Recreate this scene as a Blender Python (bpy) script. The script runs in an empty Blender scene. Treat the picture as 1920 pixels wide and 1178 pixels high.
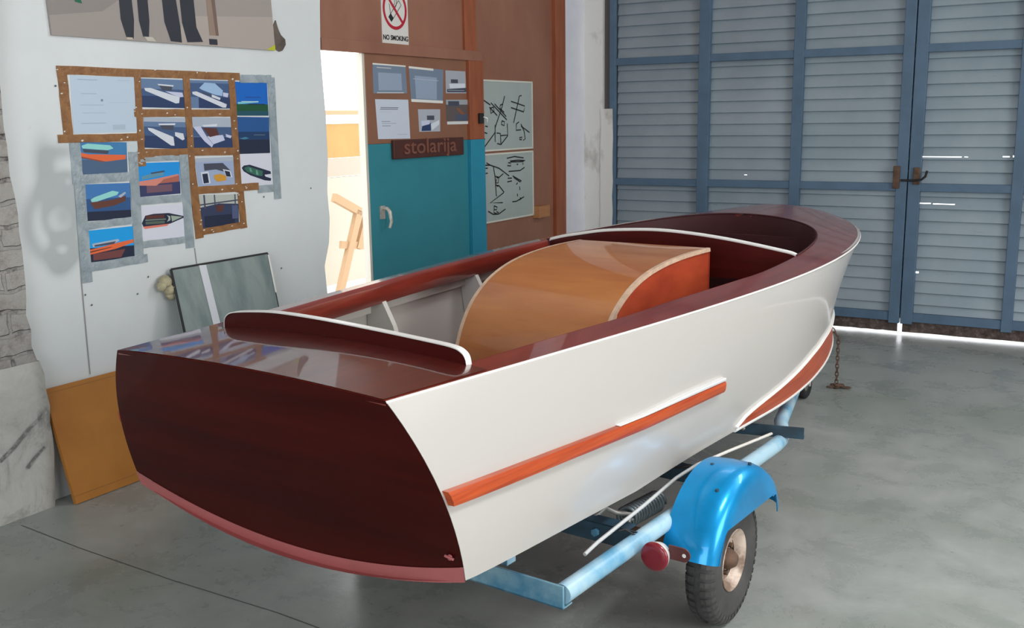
import bpy, bmesh, math, random
from mathutils import Vector, Matrix
random.seed(7)
C = bpy.context.scene.collection
PI = math.pi

# ------------------------------------------------------------------ camera
F, YAW, PITCH, ROLL = 1900.0, math.radians(30.8266), math.radians(10.9736), math.radians(-0.8769)
H = 1.6
cy, sy = math.cos(YAW), math.sin(YAW)
f0, r0, u0 = Vector((-sy, cy, 0)), Vector((cy, sy, 0)), Vector((0, 0, 1))
cp, sp = math.cos(PITCH), math.sin(PITCH)
fw = f0*cp - u0*sp
up = f0*sp + u0*cp
cr, sr = math.cos(ROLL), math.sin(ROLL)
rt = r0*cr + up*sr
up = -r0*sr + up*cr
cam = bpy.data.cameras.new('camera')
cam.sensor_fit = 'HORIZONTAL'; cam.sensor_width = 36; cam.lens = F/1920*36
cam.clip_start = 0.05; cam.clip_end = 200
co = bpy.data.objects.new('camera', cam); C.objects.link(co)
M = Matrix.Identity(4)
for i, a in enumerate((rt, up, -fw)):
    for k in range(3): M[k][i] = a[k]
M.translation = (0, 0, H)
co.matrix_world = M
bpy.context.scene.camera = co

def ray(x, y): return fw + rt*((x-960)/F) - up*((y-589)/F)
def onx(x, y, X):
    d = ray(x, y); return Vector((0, 0, H)) + d*(X/d.x)
def ony(x, y, Y):
    d = ray(x, y); return Vector((0, 0, H)) + d*(Y/d.y)
def onz(x, y, z):
    d = ray(x, y); return Vector((0, 0, H)) + d*((z-H)/d.z)

# ------------------------------------------------------------------ materials
def lin(c):
    c = c/255.0
    return c/12.92 if c <= 0.04045 else ((c+0.055)/1.055)**2.4
def srgb(r, g, b): return (lin(r), lin(g), lin(b))
def obs(r, g, b, k=0.72/0.60):
    return tuple(min(0.85, lin(v)*k) for v in (r, g, b))
MATS = {}
def mat(name, col, rough=0.5, metal=0.0, coat=0.0, noise=0.0, nscale=8.0, col2=None, stretch=(1, 1, 1),
        bump=0.0, bscale=40.0, emit=0.0, detail=4.0, ramp=(0.35, 0.65), rnoise=0.0, spec=0.5, trans=0.0, bstretch=None):
    if name in MATS: return MATS[name]
    m = bpy.data.materials.new(name); m.use_nodes = True
    nt = m.node_tree; N = nt.nodes; L = nt.links
    b = N['Principled BSDF']
    b.inputs['Base Color'].default_value = (*col, 1)
    b.inputs['Roughness'].default_value = rough
    b.inputs['Metallic'].default_value = metal
    b.inputs['Specular IOR Level'].default_value = spec
    if coat:
        b.inputs['Coat Weight'].default_value = coat; b.inputs['Coat Roughness'].default_value = 0.04
    if trans: b.inputs['Transmission Weight'].default_value = trans
    if emit:
        b.inputs['Emission Color'].default_value = (*col, 1); b.inputs['Emission Strength'].default_value = emit
    tc = N.new('ShaderNodeTexCoord')
    mp = N.new('ShaderNodeMapping'); mp.inputs['Scale'].default_value = stretch
    L.new(tc.outputs['Object'], mp.inputs['Vector'])
    if col2 is not None or noise or rnoise:
        nz = N.new('ShaderNodeTexNoise'); nz.inputs['Scale'].default_value = nscale
        nz.inputs['Detail'].default_value = detail; nz.inputs['Roughness'].default_value = 0.6
        L.new(mp.outputs['Vector'], nz.inputs['Vector'])
        rp = N.new('ShaderNodeValToRGB')
        rp.color_ramp.elements[0].position = ramp[0]; rp.color_ramp.elements[1].position = ramp[1]
        c2 = col2 if col2 is not None else tuple(max(0, v*(1-noise)) for v in col)
        rp.color_ramp.elements[0].color = (*c2, 1); rp.color_ramp.elements[1].color = (*col, 1)
        L.new(nz.outputs['Fac'], rp.inputs['Fac']); L.new(rp.outputs['Color'], b.inputs['Base Color'])
        if rnoise:
            mr = N.new('ShaderNodeMapRange'); mr.inputs['To Min'].default_value = rough-rnoise; mr.inputs['To Max'].default_value = rough+rnoise
            mr.inputs['From Min'].default_value = .3; mr.inputs['From Max'].default_value = .7
            L.new(nz.outputs['Fac'], mr.inputs['Value']); L.new(mr.outputs['Result'], b.inputs['Roughness'])
    if bump:
        nb = N.new('ShaderNodeTexNoise'); nb.inputs['Scale'].default_value = bscale; nb.inputs['Detail'].default_value = 5
        mb = N.new('ShaderNodeMapping'); mb.inputs['Scale'].default_value = bstretch or (1, 1, 1)
        L.new(tc.outputs['Object'], mb.inputs['Vector']); L.new(mb.outputs['Vector'], nb.inputs['Vector'])
        bp = N.new('ShaderNodeBump'); bp.inputs['Strength'].default_value = bump; bp.inputs['Distance'].default_value = 0.01
        L.new(nb.outputs['Fac'], bp.inputs['Height']); L.new(bp.outputs['Normal'], b.inputs['Normal'])
    MATS[name] = m
    return m
def flat(c, rough=0.6, k=0.72/0.60):
    n = 'print_%d_%d_%d_%d' % (c[0], c[1], c[2], int(rough*10))
    return mat(n, obs(*c, k=k), rough)

WOODSHADE = mat('varnished_mahogany_shaded', (0.105, 0.012, 0.008), 0.28, coat=1.0, col2=(0.06, 0.007, 0.005), nscale=3, stretch=(14, 1, 14), detail=6)  # shaded copy of the deck mahogany, the shade is in the colour
WOODLIT = mat('varnished_mahogany_lit', (0.235, 0.032, 0.020), 0.3, coat=.8, col2=(0.155, 0.019, 0.012), nscale=3, stretch=(10, .8, 10), detail=6)  # lit copy of the same mahogany, brighter light put into the colour
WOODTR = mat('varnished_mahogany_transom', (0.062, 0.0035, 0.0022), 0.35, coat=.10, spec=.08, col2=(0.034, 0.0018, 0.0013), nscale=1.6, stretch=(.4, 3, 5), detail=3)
STRAKE = mat('varnished_strake', (0.52, 0.085, 0.017), 0.42, coat=.25, spec=.3, col2=(0.36, 0.045, 0.010), nscale=3, stretch=(12, 1, 30), detail=5)
HULL = mat('cream_gloss_paint', (0.50, 0.477, 0.452), 0.25, coat=.3)
INNER = mat('grey_white_interior_paint', (0.60, 0.58, 0.55), 0.5, noise=.08, nscale=3)
BEAD = mat('white_edge_bead', (0.86, 0.85, 0.82), 0.3)
CHROME = mat('polished_metal_strip', (0.88, 0.88, 0.89), 0.3, metal=.35)
PINK = mat('salmon_bottom_paint', (0.46, 0.125, 0.125), 0.55, noise=.12, nscale=6)
PLY = mat('varnished_plywood', (0.55, 0.215, 0.065), 0.42, coat=.5, col2=(0.40, 0.125, 0.035), nscale=1.6, stretch=(1.2, 5, 5), detail=7, ramp=(.3, .7))
PLYRED = mat('red_stained_plywood', (0.50, 0.075, 0.025), 0.45, coat=.2, col2=(0.36, 0.045, 0.016), nscale=4, stretch=(4, 1, 3))
PLYEDGE = mat('plywood_edge', (0.72, 0.50, 0.36), 0.6, noise=.25, nscale=30)
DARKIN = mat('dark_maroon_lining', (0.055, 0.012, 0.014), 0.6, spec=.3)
TRBLUE = mat('worn_blue_trailer_paint', (0.055, 0.20, 0.32), 0.45, col2=(0.20, 0.36, 0.44), nscale=7, detail=8, ramp=(.42, .62), bump=.1)
TUBE = mat('pale_blue_tube_paint', (0.38, 0.56, 0.66), 0.35, col2=(0.10, 0.33, 0.52), nscale=4, detail=8, ramp=(.36, .52))
NAVY = mat('dark_blue_steel', (0.022, 0.07, 0.11), 0.5, col2=(0.012, 0.03, 0.045), nscale=8)
FENDER = mat('bright_blue_fender_paint', (0.0, 0.32, 0.72), 0.33, metal=.45, coat=.4, spec=.3, noise=.25, nscale=5)
TYRE = mat('weathered_tyre_rubber', (0.065, 0.063, 0.062), 0.8, noise=.35, nscale=9, bump=.2, bscale=60)
RIM = mat('dirty_cream_rim', (0.62, 0.50, 0.42), 0.6, col2=(0.20, 0.13, 0.09), nscale=12, ramp=(.4, .6))
RUST = mat('rusty_steel', (0.15, 0.085, 0.055), 0.8, noise=.5, nscale=20)
STEEL = mat('grey_steel', (0.42, 0.42, 0.40), 0.45, metal=.6, noise=.25, nscale=20)
DKSTEEL = mat('dark_spring_steel', (0.16, 0.20, 0.22), 0.4, metal=.3)
REDLENS = mat('red_plastic_lens', (0.20, 0.004, 0.015), 0.35, coat=.3)
RUBBER = mat('black_rubber', (0.012, 0.012, 0.013), 0.6)
GFRAME = mat('blue_gate_frame_paint', (0.10, 0.175, 0.27), 0.5, noise=.2, nscale=5)
BLACK = mat('black_ink', (0.02, 0.02, 0.022), 0.6)
TEAL = mat('teal_door_paint', (0.034, 0.25, 0.31), 0.4, noise=.1, nscale=2)
TEAL2 = mat('brighter_teal_frame_paint', (0.022, 0.28, 0.42), 0.4, noise=.1, nscale=4)
BPLY = mat('brown_stained_plywood', (0.34, 0.155, 0.10), 0.55, col2=(0.27, 0.115, 0.072), nscale=1.5, stretch=(1, 2, 1), detail=6)
BPLY2 = mat('brown_door_plywood', (0.29, 0.13, 0.075), 0.5, noise=.15, nscale=3)
BATTEN = mat('orange_brown_batten', (0.36, 0.105, 0.042), 0.5, col2=(0.27, 0.07, 0.03), nscale=3, stretch=(6, 6, .8))
SIGNWOOD = mat('carved_dark_wood', (0.085, 0.022, 0.014), 0.5, noise=.3, nscale=9)
WBOARD = mat('whiteboard_face', (0.42, 0.48, 0.46), 0.35, noise=.05, nscale=2)
BTAPE = mat('brown_packing_tape', (0.35, 0.165, 0.058), 0.4, coat=.3, col2=(0.24, 0.105, 0.036), nscale=18, bump=.4, bscale=60)
GTAPE = mat('silver_duct_tape', (0.46, 0.53, 0.57), 0.35, metal=.2, col2=(0.32, 0.39, 0.43), nscale=14, bump=.5, bscale=50)
TORN = mat('torn_paper_bits', (0.78, 0.76, 0.72), 0.7)

# wall, floor and gate materials built by hand
def newmat(name):
    m = bpy.data.materials.new(name); m.use_nodes = True; MATS[name] = m
    return m, m.node_tree.nodes, m.node_tree.links, m.node_tree.nodes['Principled BSDF']
def noise(N, L, vec, scale, detail=5, rough=.6, dist=0):
    n = N.new('ShaderNodeTexNoise'); n.inputs['Scale'].default_value = scale; n.inputs['Detail'].default_value = detail
    n.inputs['Roughness'].default_value = rough; n.inputs['Distortion'].default_value = dist
    L.new(vec, n.inputs['Vector']); return n.outputs['Fac']
def ramp(N, L, fac, stops):
    r = N.new('ShaderNodeValToRGB'); e = r.color_ramp.elements
    while len(e) < len(stops): e.new(.5)
    for i, (p, c) in enumerate(stops): e[i].position = p; e[i].color = (*c, 1)
    L.new(fac, r.inputs['Fac']); return r.outputs['Color']
def mix(N, L, fac, a, b, mode='MIX'):
    m = N.new('ShaderNodeMix'); m.data_type = 'RGBA'; m.blend_type = mode
    if isinstance(fac, (int, float)): m.inputs[0].default_value = fac
    else: L.new(fac, m.inputs[0])
    for s, v in ((m.inputs[6], a), (m.inputs[7], b)):
        if isinstance(v, tuple): s.default_value = (*v, 1)
        else: L.new(v, s)
    return m.outputs[2]
def mapv(N, L, sc=(1, 1, 1), loc=(0, 0, 0)):
    t = N.new('ShaderNodeTexCoord'); m = N.new('ShaderNodeMapping'); m.inputs['Scale'].default_value = sc; m.inputs['Location'].default_value = loc
    L.new(t.outputs['Object'], m.inputs['Vector']); return m.outputs['Vector']
def math_(N, L, op, a, b=None):
    m = N.new('ShaderNodeMath'); m.operation = op
    for i, v in enumerate((a, b)):
        if v is None: continue
        if isinstance(v, (int, float)): m.inputs[i].default_value = v
        else: L.new(v, m.inputs[i])
    return m.outputs[0]
def bumpn(N, L, b, h, s, d=.01):
    bp = N.new('ShaderNodeBump'); bp.inputs['Strength'].default_value = s; bp.inputs['Distance'].default_value = d
    L.new(h, bp.inputs['Height']); L.new(bp.outputs['Normal'], b.inputs['Normal'])

# concrete floor
FLOOR, N, L, B = newmat('polished_concrete')
v = mapv(N, L)
n1 = noise(N, L, v, .55, 6, .6); n2 = noise(N, L, v, 3.5, 8, .68, .4); n3 = noise(N, L, v, 26, 4, .7)
c = ramp(N, L, n1, [(.32, (.20, .22, .21)), (.68, (.37, .385, .365))])
c = mix(N, L, .5, c, ramp(N, L, n2, [(.22, (.13, .15, .14)), (.80, (.48, .495, .47))]))
n5 = noise(N, L, mapv(N, L, (1, 1, 1), (7, 3, 0)), 1.1, 5, .55)
c = mix(N, L, ramp(N, L, n5, [(.50, (0, 0, 0)), (.70, (.45, .45, .45))]), c, (.17, .20, .14))
c = mix(N, L, ramp(N, L, n3, [(.66, (0, 0, 0)), (.76, (.5, .5, .5))]), c, (.07, .07, .068))
B.inputs['Specular IOR Level'].default_value = .35
L.new(c, B.inputs['Base Color'])
L.new(ramp(N, L, n2, [(.3, (.22, .22, .22)), (.7, (.36, .36, .36))]), B.inputs['Roughness'])
bumpn(N, L, B, n2, .12, .01)

# plaster board wall
WALL, N, L, B = newmat('white_painted_wallboard')
v = mapv(N, L)
n1 = noise(N, L, v, 1.2, 5); n2 = noise(N, L, v, 9, 6, .7)
c = ramp(N, L, n1, [(.3, (.70, .735, .745)), (.7, (.78, .815, .83))])
c = mix(N, L, ramp(N, L, n2, [(.68, (0, 0, 0)), (.80, (.35, .35, .35))]), c, (.40, .40, .38))
# sprayed ring marks with a position of their own on the board
sp_ = N.new('ShaderNodeSeparateXYZ'); tco = N.new('ShaderNodeTexCoord'); L.new(tco.outputs['Object'], sp_.inputs['Vector'])
def blob(yc, zc, r_in, w, sz=1.0):
    dy = math_(N, L, 'SUBTRACT', sp_.outputs['Y'], yc)
    dz = math_(N, L, 'MULTIPLY', math_(N, L, 'SUBTRACT', sp_.outputs['Z'], zc), sz)
    d = math_(N, L, 'SQRT', math_(N, L, 'ADD', math_(N, L, 'MULTIPLY', dy, dy), math_(N, L, 'MULTIPLY', dz, dz)))
    e = math_(N, L, 'DIVIDE', math_(N, L, 'SUBTRACT', d, r_in), w)
    e = math_(N, L, 'MULTIPLY', e, e)
    g = math_(N, L, 'MULTIPLY', e, -1.0)
    return math_(N, L, 'EXPONENT', g)
GRAF = []
for (px, py, rr, ww, s_) in ((114, 410, .075, .026, .9), (120, 405, .0, .05, .8), (116, 285, .0, .07, 2.0), (84, 300, .0, .05, .55), (118, 470, .05, .03, 1.0), (108, 420, .135, .035, .85), (126, 345, .04, .025, 1.), (88, 345, .0, .05, .5), (112, 505, .0, .05, 1.5)):
    p = onx(px, py, -3.85); GRAF.append(blob(p.y, p.z, rr, ww, s_))
tot = GRAF[0]
for g in GRAF[1:]: tot = math_(N, L, 'ADD', tot, g)
tot = math_(N, L, 'MINIMUM', math_(N, L, 'MULTIPLY', tot, .42), .50)
c = mix(N, L, tot, c, (.20, .225, .24))
L.new(c, B.inputs['Base Color']); B.inputs['Roughness'].default_value = .6
bumpn(N, L, B, n2, .12, .004)

# rough stone / brick pillar
BRICK, N, L, B = newmat('rough_whitewashed_brick')
t = N.new('ShaderNodeTexCoord'); mp = N.new('ShaderNodeMapping'); mp.inputs['Rotation'].default_value = (0, PI/2, PI/2)
mp.inputs['Rotation'].default_value = (PI/2, 0, PI/2)
L.new(t.outputs['Object'], mp.inputs['Vector'])
sw = N.new('ShaderNodeSeparateXYZ'); L.new(t.outputs['Object'], sw.inputs[0])
cw = N.new('ShaderNodeCombineXYZ'); L.new(sw.outputs['Y'], cw.inputs[0]); L.new(sw.outputs['Z'], cw.inputs[1])
bt = N.new('ShaderNodeTexBrick'); bt.inputs['Scale'].default_value = 1; bt.inputs['Brick Width'].default_value = .27; bt.inputs['Row Height'].default_value = .088
bt.inputs['Mortar Size'].default_value = .010; bt.inputs['Mortar Smooth'].default_value = .4
bt.inputs['Color1'].default_value = (.42, .38, .35, 1); bt.inputs['Color2'].default_value = (.36, .32, .30, 1); bt.inputs['Mortar'].default_value = (.10, .09, .09, 1)
n2 = noise(N, L, t.outputs['Object'], 14, 8, .7)
nd = N.new('ShaderNodeTexNoise'); nd.inputs['Scale'].default_value = 9; L.new(t.outputs['Object'], nd.inputs['Vector'])
va = N.new('ShaderNodeVectorMath'); va.operation = 'MULTIPLY_ADD'; L.new(nd.outputs['Color'], va.inputs[0]); va.inputs[1].default_value = (.05, .05, 0); L.new(cw.outputs[0], va.inputs[2])
L.new(va.outputs[0], bt.inputs['Vector'])
c = mix(N, L, ramp(N, L, n2, [(.38, (0, 0, 0)), (.52, (.85, .85, .85))]), bt.outputs['Color'], (.56, .54, .51))
L.new(c, B.inputs['Base Color']); B.inputs['Roughness'].default_value = .9
hh = math_(N, L, 'ADD', math_(N, L, 'MULTIPLY', n2, 1.0), math_(N, L, 'MULTIPLY', bt.outputs['Fac'], -.5))
bumpn(N, L, B, hh, .9, .04)

PLASTER, N, L, B = newmat('old_white_plaster')
v = mapv(N, L, (1, 1, 1)); n2 = noise(N, L, v, 7, 8, .7, .5); n3 = noise(N, L, mapv(N, L, (1, 3, .6), (3, 1, 2)), 3.5, 6, .7)
c = ramp(N, L, n2, [(.30, (.30, .29, .27)), (.46, (.56, .55, .52)), (.7, (.66, .65, .62))])
c = mix(N, L, ramp(N, L, n3, [(.60, (0, 0, 0)), (.70, (.5, .5, .5))]), c, (.20, .19, .18))
L.new(c, B.inputs['Base Color']); B.inputs['Roughness'].default_value = .85
bumpn(N, L, B, n2, .5, .02)
PIERW = mat('white_lavender_pier_paint', (.84, .85, .92), .6, col2=(.76, .77, .85), nscale=3, detail=6, bump=.2, bscale=12)

# corrugated gate sheet
SHEET, N, L, B = newmat('corrugated_sheet_paint')
v = mapv(N, L, (1, 1, 1)); n1 = noise(N, L, v, 1.6, 6); n2 = noise(N, L, mapv(N, L, (2.5, 1, 14)), 2.0, 8, .7)
c = ramp(N, L, n1, [(.3, (.27, .335, .39)), (.7, (.37, .44, .49))])
c = mix(N, L, ramp(N, L, n2, [(.66, (0, 0, 0)), (.76, (.7, .7, .7))]), c, (.05, .055, .06))
L.new(c, B.inputs['Base Color']); B.inputs['Roughness'].default_value = .45; B.inputs['Metallic'].default_value = .15

# glass sheet with film, yellow board
FILM = mat('cloudy_green_glass', (.30, .36, .345), .28, col2=(.16, .22, .215), nscale=3.2, stretch=(1, 3, 1), detail=6, ramp=(.3, .6), coat=.5, bump=.15, bscale=7)
YBOARD = mat('ochre_shuttering_board', (.50, .205, .035), .5, col2=(.40, .15, .025), nscale=2.5, detail=5)
YEDGE = mat('ochre_board_edge', (.30, .13, .035), .7)
SPONGE = mat('yellowed_foam', (.55, .50, .33), .9, noise=.35, nscale=25, bump=.6, bscale=30)
GRAVEL, N, L, B = newmat('rust_stained_skirt')
v = mapv(N, L); n2 = noise(N, L, v, 22, 8, .75)
L.new(ramp(N, L, n2, [(.35, (.055, .04, .035)), (.55, (.15, .11, .095)), (.72, (.32, .27, .25))]), B.inputs['Base Color'])
B.inputs['Roughness'].default_value = .95; bumpn(N, L, B, n2, .8, .03)
CEIL = mat('grey_ceiling', (.34, .34, .34), .8, noise=.1)
RWALL = mat('grey_white_render', (.55, .56, .56), .8, noise=.1)

# ------------------------------------------------------------------ mesh helpers
class MB:
    def __init__(s): s.v = []; s.f = []; s.m = []; s.sm = []
    def add(s, vs, fs, mi=0, smooth=False):
        o = len(s.v); s.v += [tuple(p) for p in vs]
        for f in fs: s.f.append(tuple(i+o for i in f)); s.m.append(mi); s.sm.append(smooth)
    def box(s, a, b, mi=0):
        x0, y0, z0 = [min(a[i], b[i]) for i in range(3)]; x1, y1, z1 = [max(a[i], b[i]) for i in range(3)]
        s.add([(x0,y0,z0),(x1,y0,z0),(x1,y1,z0),(x0,y1,z0),(x0,y0,z1),(x1,y0,z1),(x1,y1,z1),(x0,y1,z1)],
              [(0,3,2,1),(4,5,6,7),(0,1,5,4),(1,2,6,5),(2,3,7,6),(3,0,4,7)], mi)
    def grid(s, P, closed_u=False, closed_v=False, mi=0, smooth=True, flip=False):
        nu, nv = len(P), len(P[0]); vs = [p for r in P for p in r]; fs = []
        for i in range(nu if closed_u else nu-1):
            for j in range(nv if closed_v else nv-1):
                a, b = i*nv+j, i*nv+(j+1) % nv; c, d = ((i+1) % nu)*nv+(j+1) % nv, ((i+1) % nu)*nv+j
                fs.append((a, d, c, b) if flip else (a, b, c, d))
        s.add(vs, fs, mi, smooth)
    def tube(s, pts, r, n=12, mi=0, caps=True, closed=False, smooth=True):
        pts = [Vector(p) for p in pts]; rings = []; K = len(pts)
        prev = None
        for i, p in enumerate(pts):
            if closed: t = pts[(i+1) % K]-pts[i-1]
            else: t = pts[min(i+1, K-1)]-pts[max(i-1, 0)]
            if t.length < 1e-9: t = Vector((0, 0, 1))
            t.normalize()
            if prev is None:
                a = Vector((0, 0, 1)) if abs(t.z) < .9 else Vector((1, 0, 0)); a = (a-t*a.dot(t)).normalized()
            else:
                a = prev-t*prev.dot(t); a.normalize()
            prev = a; b = t.cross(a)
            rr = r[i] if isinstance(r, (list, tuple)) else r
            rings.append([p+(a*math.cos(2*PI*k/n)+b*math.sin(2*PI*k/n))*rr for k in range(n)])
        s.grid(rings, closed_u=closed, closed_v=True, mi=mi, smooth=smooth)
        if caps and not closed:
            s.add(rings[0], [tuple(range(n))], mi); s.add(rings[-1], [tuple(reversed(range(n)))], mi)
    def prism(s, poly, vec, mi=0, mi_cap=None):
        n = len(poly); P = [Vector(p) for p in poly]; Q = [p+Vector(vec) for p in P]
        s.add(P+Q, [(i, (i+1) % n, n+(i+1) % n, n+i) for i in range(n)], mi)
        cm = mi if mi_cap is None else mi_cap
        s.add(P, [tuple(reversed(range(n)))], cm); s.add(Q, [tuple(range(n))], cm)
    def lathe(s, prof, axis='x', c=(0, 0, 0), n=48, mi=0, smooth=True, closed=False):
        # prof: list of (a, r) with a along the axis
        P = []
        for k in range(n):
            t = 2*PI*k/n; row = []
            for a, r in prof:
                if axis == 'x': row.append((c[0]+a, c[1]+r*math.cos(t), c[2]+r*math.sin(t)))
                elif axis == 'y': row.append((c[0]+r*math.sin(t), c[1]+a, c[2]+r*math.cos(t)))
                else: row.append((c[0]+r*math.cos(t), c[1]+r*math.sin(t), c[2]+a))
            P.append(row)
        s.grid(P, closed_u=True, closed_v=closed, mi=mi, smooth=smooth)
    def build(s, name, mats, parent=None, off=(0, 0, 0), recalc=True, bevel=0.0, doubles=0.0):
        if not isinstance(mats, (list, tuple)): mats = [mats]
        me = bpy.data.meshes.new(name)
        me.from_pydata([(p[0]-off[0], p[1]-off[1], p[2]-off[2]) for p in s.v], [], s.f)
        for m in mats: me.materials.append(m)
        for p, mi, sm in zip(me.polygons, s.m, s.sm): p.material_index = mi; p.use_smooth = sm
        bm = bmesh.new(); bm.from_mesh(me)
        if doubles: bmesh.ops.remove_doubles(bm, verts=bm.verts, dist=doubles)
        if recalc: bmesh.ops.recalc_face_normals(bm, faces=bm.faces)
        bm.to_mesh(me); bm.free()
        o = bpy.data.objects.new(name, me); C.objects.link(o)
        if parent: o.parent = parent
        if bevel:
            b = o.modifiers.new('bevel', 'BEVEL'); b.width = bevel; b.segments = 2; b.limit_method = 'ANGLE'
        return o

def crisp(o, deg=35):
    m = o.modifiers.new('edge_split', 'EDGE_SPLIT'); m.split_angle = math.radians(deg); return o
def tag(o, label=None, cat=None, group=None, kind=None):
    if label: o['label'] = label
    if cat: o['category'] = cat
    if group: o['group'] = group
    if kind: o['kind'] = kind
    return o
def thing(name, label, cat, loc=(0, 0, 0), rz=0, group=None):
    o = bpy.data.objects.new(name, None); o.empty_display_size = .1; C.objects.link(o)
    o.location = loc; o.rotation_euler = (0, 0, rz)
    return tag(o, label, cat, group)
def struct(o): o['kind'] = 'structure'; return o

# ------------------------------------------------------------------ room shell
XW, YG = -3.85, 7.68
XR, YB, ZC = 4.6, -5.0, 6.2
def sbox(name, a, b, m, bevel=0): mb = MB(); mb.box(a, b); return struct(mb.build(name, m, bevel=bevel))
sbox('floor', (-3.98, YB, -.12), (XR, YG+.1, 0), FLOOR)
sbox('ceiling', (-4.2, YB-.2, ZC), (XR+.2, YG+.25, ZC+.15), CEIL)
GX0, GX1, GZ0, GZ1 = .6, 4.4, 4.65, 5.95
mb = MB()
mb.box((-4.0, YG-.02, 4.4), (GX0, YG+.2, ZC)); mb.box((GX1, YG-.02, 4.4), (XR+.15, YG+.2, ZC))
mb.box((GX0, YG-.02, 4.4), (GX1, YG+.2, GZ0)); mb.box((GX0, YG-.02, GZ1), (GX1, YG+.2, ZC))
struct(mb.build('wall_gate', RWALL))
mb = MB(); mb.box((GX0, YG+.08, GZ0), (GX1, YG+.12, GZ1)); struct(mb.build('window_2', mat('frosted_pane', (.7, .7, .7), .4)))
sbox('wall_back', (-4.0, YB-.15, 0), (XR, YB, ZC), RWALL)

# right wall with a tall window band (window_1) that lets the daylight in
WY0, WY1, WZ0, WZ1 = .2, 3.8, .9, 3.6
mb = MB()
mb.box((XR, YB, 0), (XR+.15, WY0, ZC)); mb.box((XR, WY1, 0), (XR+.15, YG+.1, ZC))
mb.box((XR, WY0, 0), (XR+.15, WY1, WZ0)); mb.box((XR, WY0, WZ1), (XR+.15, WY1, ZC))
struct(mb.build('wall_right', RWALL))

# left wall: board wall with a ragged right edge, then the wooden partition
wallend = [(601, -120), (601, 90), (606, 150), (612, 215), (616, 300), (614, 360), (619, 410), (617, 455), (606, 500), (613, 560), (620, 640), (624, 760)]
WE = [onx(x, y, XW) for x, y in wallend]
ys = [(p.y, p.z) for p in WE]
y_base = sum(p.y for p in WE)/len(WE)
ragged = [(4.42, 0.0)] + [(y_base+(y-y_base)*.8, z) for y, z in reversed(ys) if .05 < z < 2.6] + [(4.36, ZC)]
mb = MB()
poly = [(XW, -5.0, 0)] + [(XW, y, z) for y, z in ragged] + [(XW, -5.0, ZC)]
mb.prism(poly, (-.12, 0, 0))
wl = struct(mb.build('wall_left', [WALL, PLASTER]))

# partition boards (header above the door and panel beside it)
yd0, yd1 = onx(601, 92, XW).y, onx(880, 115, XW).y
zh = onx(745, 100, XW).z
mb = MB()
yj1 = onx(905, 200, XW).y
mb.box((XW-.05, 4.30, zh-.0), (XW-.02, yj1-.03, ZC))
mb.box((XW-.05, yj1-.03, 0), (XW-.02, 7.70, ZC))
struct(mb.build('wall_partition', BPLY))
def vbar(name, px0, px1, py, z0, z1, m, th=.03, x0=XW-.03):
    a, b = onx(px0, py, XW).y, onx(px1, py, XW).y
    mb = MB(); mb.box((x0, a, z0), (x0+th, b, z1)); return struct(mb.build(name, m, bevel=.003))
vbar('trim_1', 872, 893, 60, zh, ZC, BATTEN)
vbar('trim_2', 1040, 1058, 220, 0, ZC, BATTEN, th=.045)
mb = MB(); mb.box((XW-.03, 4.44, zh-.012), (XW+.006, yj1, zh+.055)); struct(mb.build('trim_3', BPLY, bevel=.003))
# horizontal ledge under the header (shadow gap above the door)
# door jambs (right)
ysill = onx(880, 262, XW)
yj0 = onx(881, 300, XW).y
mb = MB(); mb.box((XW-.03, yj0, ysill.z), (XW+.012, yj1, zh-.012)); struct(mb.build('trim_4', BATTEN, bevel=.003))
mb = MB(); mb.box((XW-.03, yj0, 0), (XW+.014, yj1, ysill.z)); struct(mb.build('trim_5', TEAL2, bevel=.003))

# door leaf
DL = onx(694, 300, XW).y
door = bpy.data.objects.new('door_1', None); C.objects.link(door); door.location = (XW-.02, DL, 0); struct(door)
off = (XW-.02, DL, 0)
mb = MB(); mb.box((XW-.055, DL, .02), (XW-.012, yj0-.004, ysill.z)); mb.build('door_leaf', TEAL, door, off, bevel=.003)
mb = MB(); mb.box((XW-.055, DL, ysill.z), (XW-.010, yj0-.004, zh-.001)); mb.build('upper_panel', BPLY2, door, off, bevel=.003)
mb = MB(); mb.box((XW-.058, DL-.022, .02), (XW-.013, DL-.0005, zh-.014)); mb.build('edge_strip', mat('cream_door_edge', (.62, .58, .50), .6), door, off)
hp = onx(719, 400, XW)
mb = MB()
mb.box((XW-.012, hp.y-.022, hp.z-.035), (XW-.002, hp.y+.022, hp.z+.045))
mb.tube([(XW-.005, hp.y, hp.z+.03), (XW+.03, hp.y, hp.z+.03), (XW+.045, hp.y+.006, hp.z+.01), (XW+.045, hp.y+.018, hp.z-.05), (XW+.035, hp.y+.012, hp.z-.09)], [.011, .012, .012, .010, .009])
hd = mb.build('door_handle', mat('worn_white_handle', (.62, .56, .50), .4, metal=.3, noise=.3, nscale=30), door, off)
# lock on the jamb
lp = onx(897, 222, XW)
mb = MB(); mb.box((XW+.007, lp.y-.025, lp.z-.035), (XW+.035, lp.y+.02, lp.z+.035))
lk = mb.build('lock_box', RUBBER, None, bevel=.004)
tag(lk, 'small black box lock on the orange-brown door jamb with a key in it', 'lock')
lk.location = (0, 0, 0)
mb = MB(); mb.tube([(XW+.03, lp.y+.012, lp.z+.01), (XW+.055, lp.y+.03, lp.z), (XW+.05, lp.y+.035, lp.z-.03)], .004, 8); mb.build('key', CHROME, lk)

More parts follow.
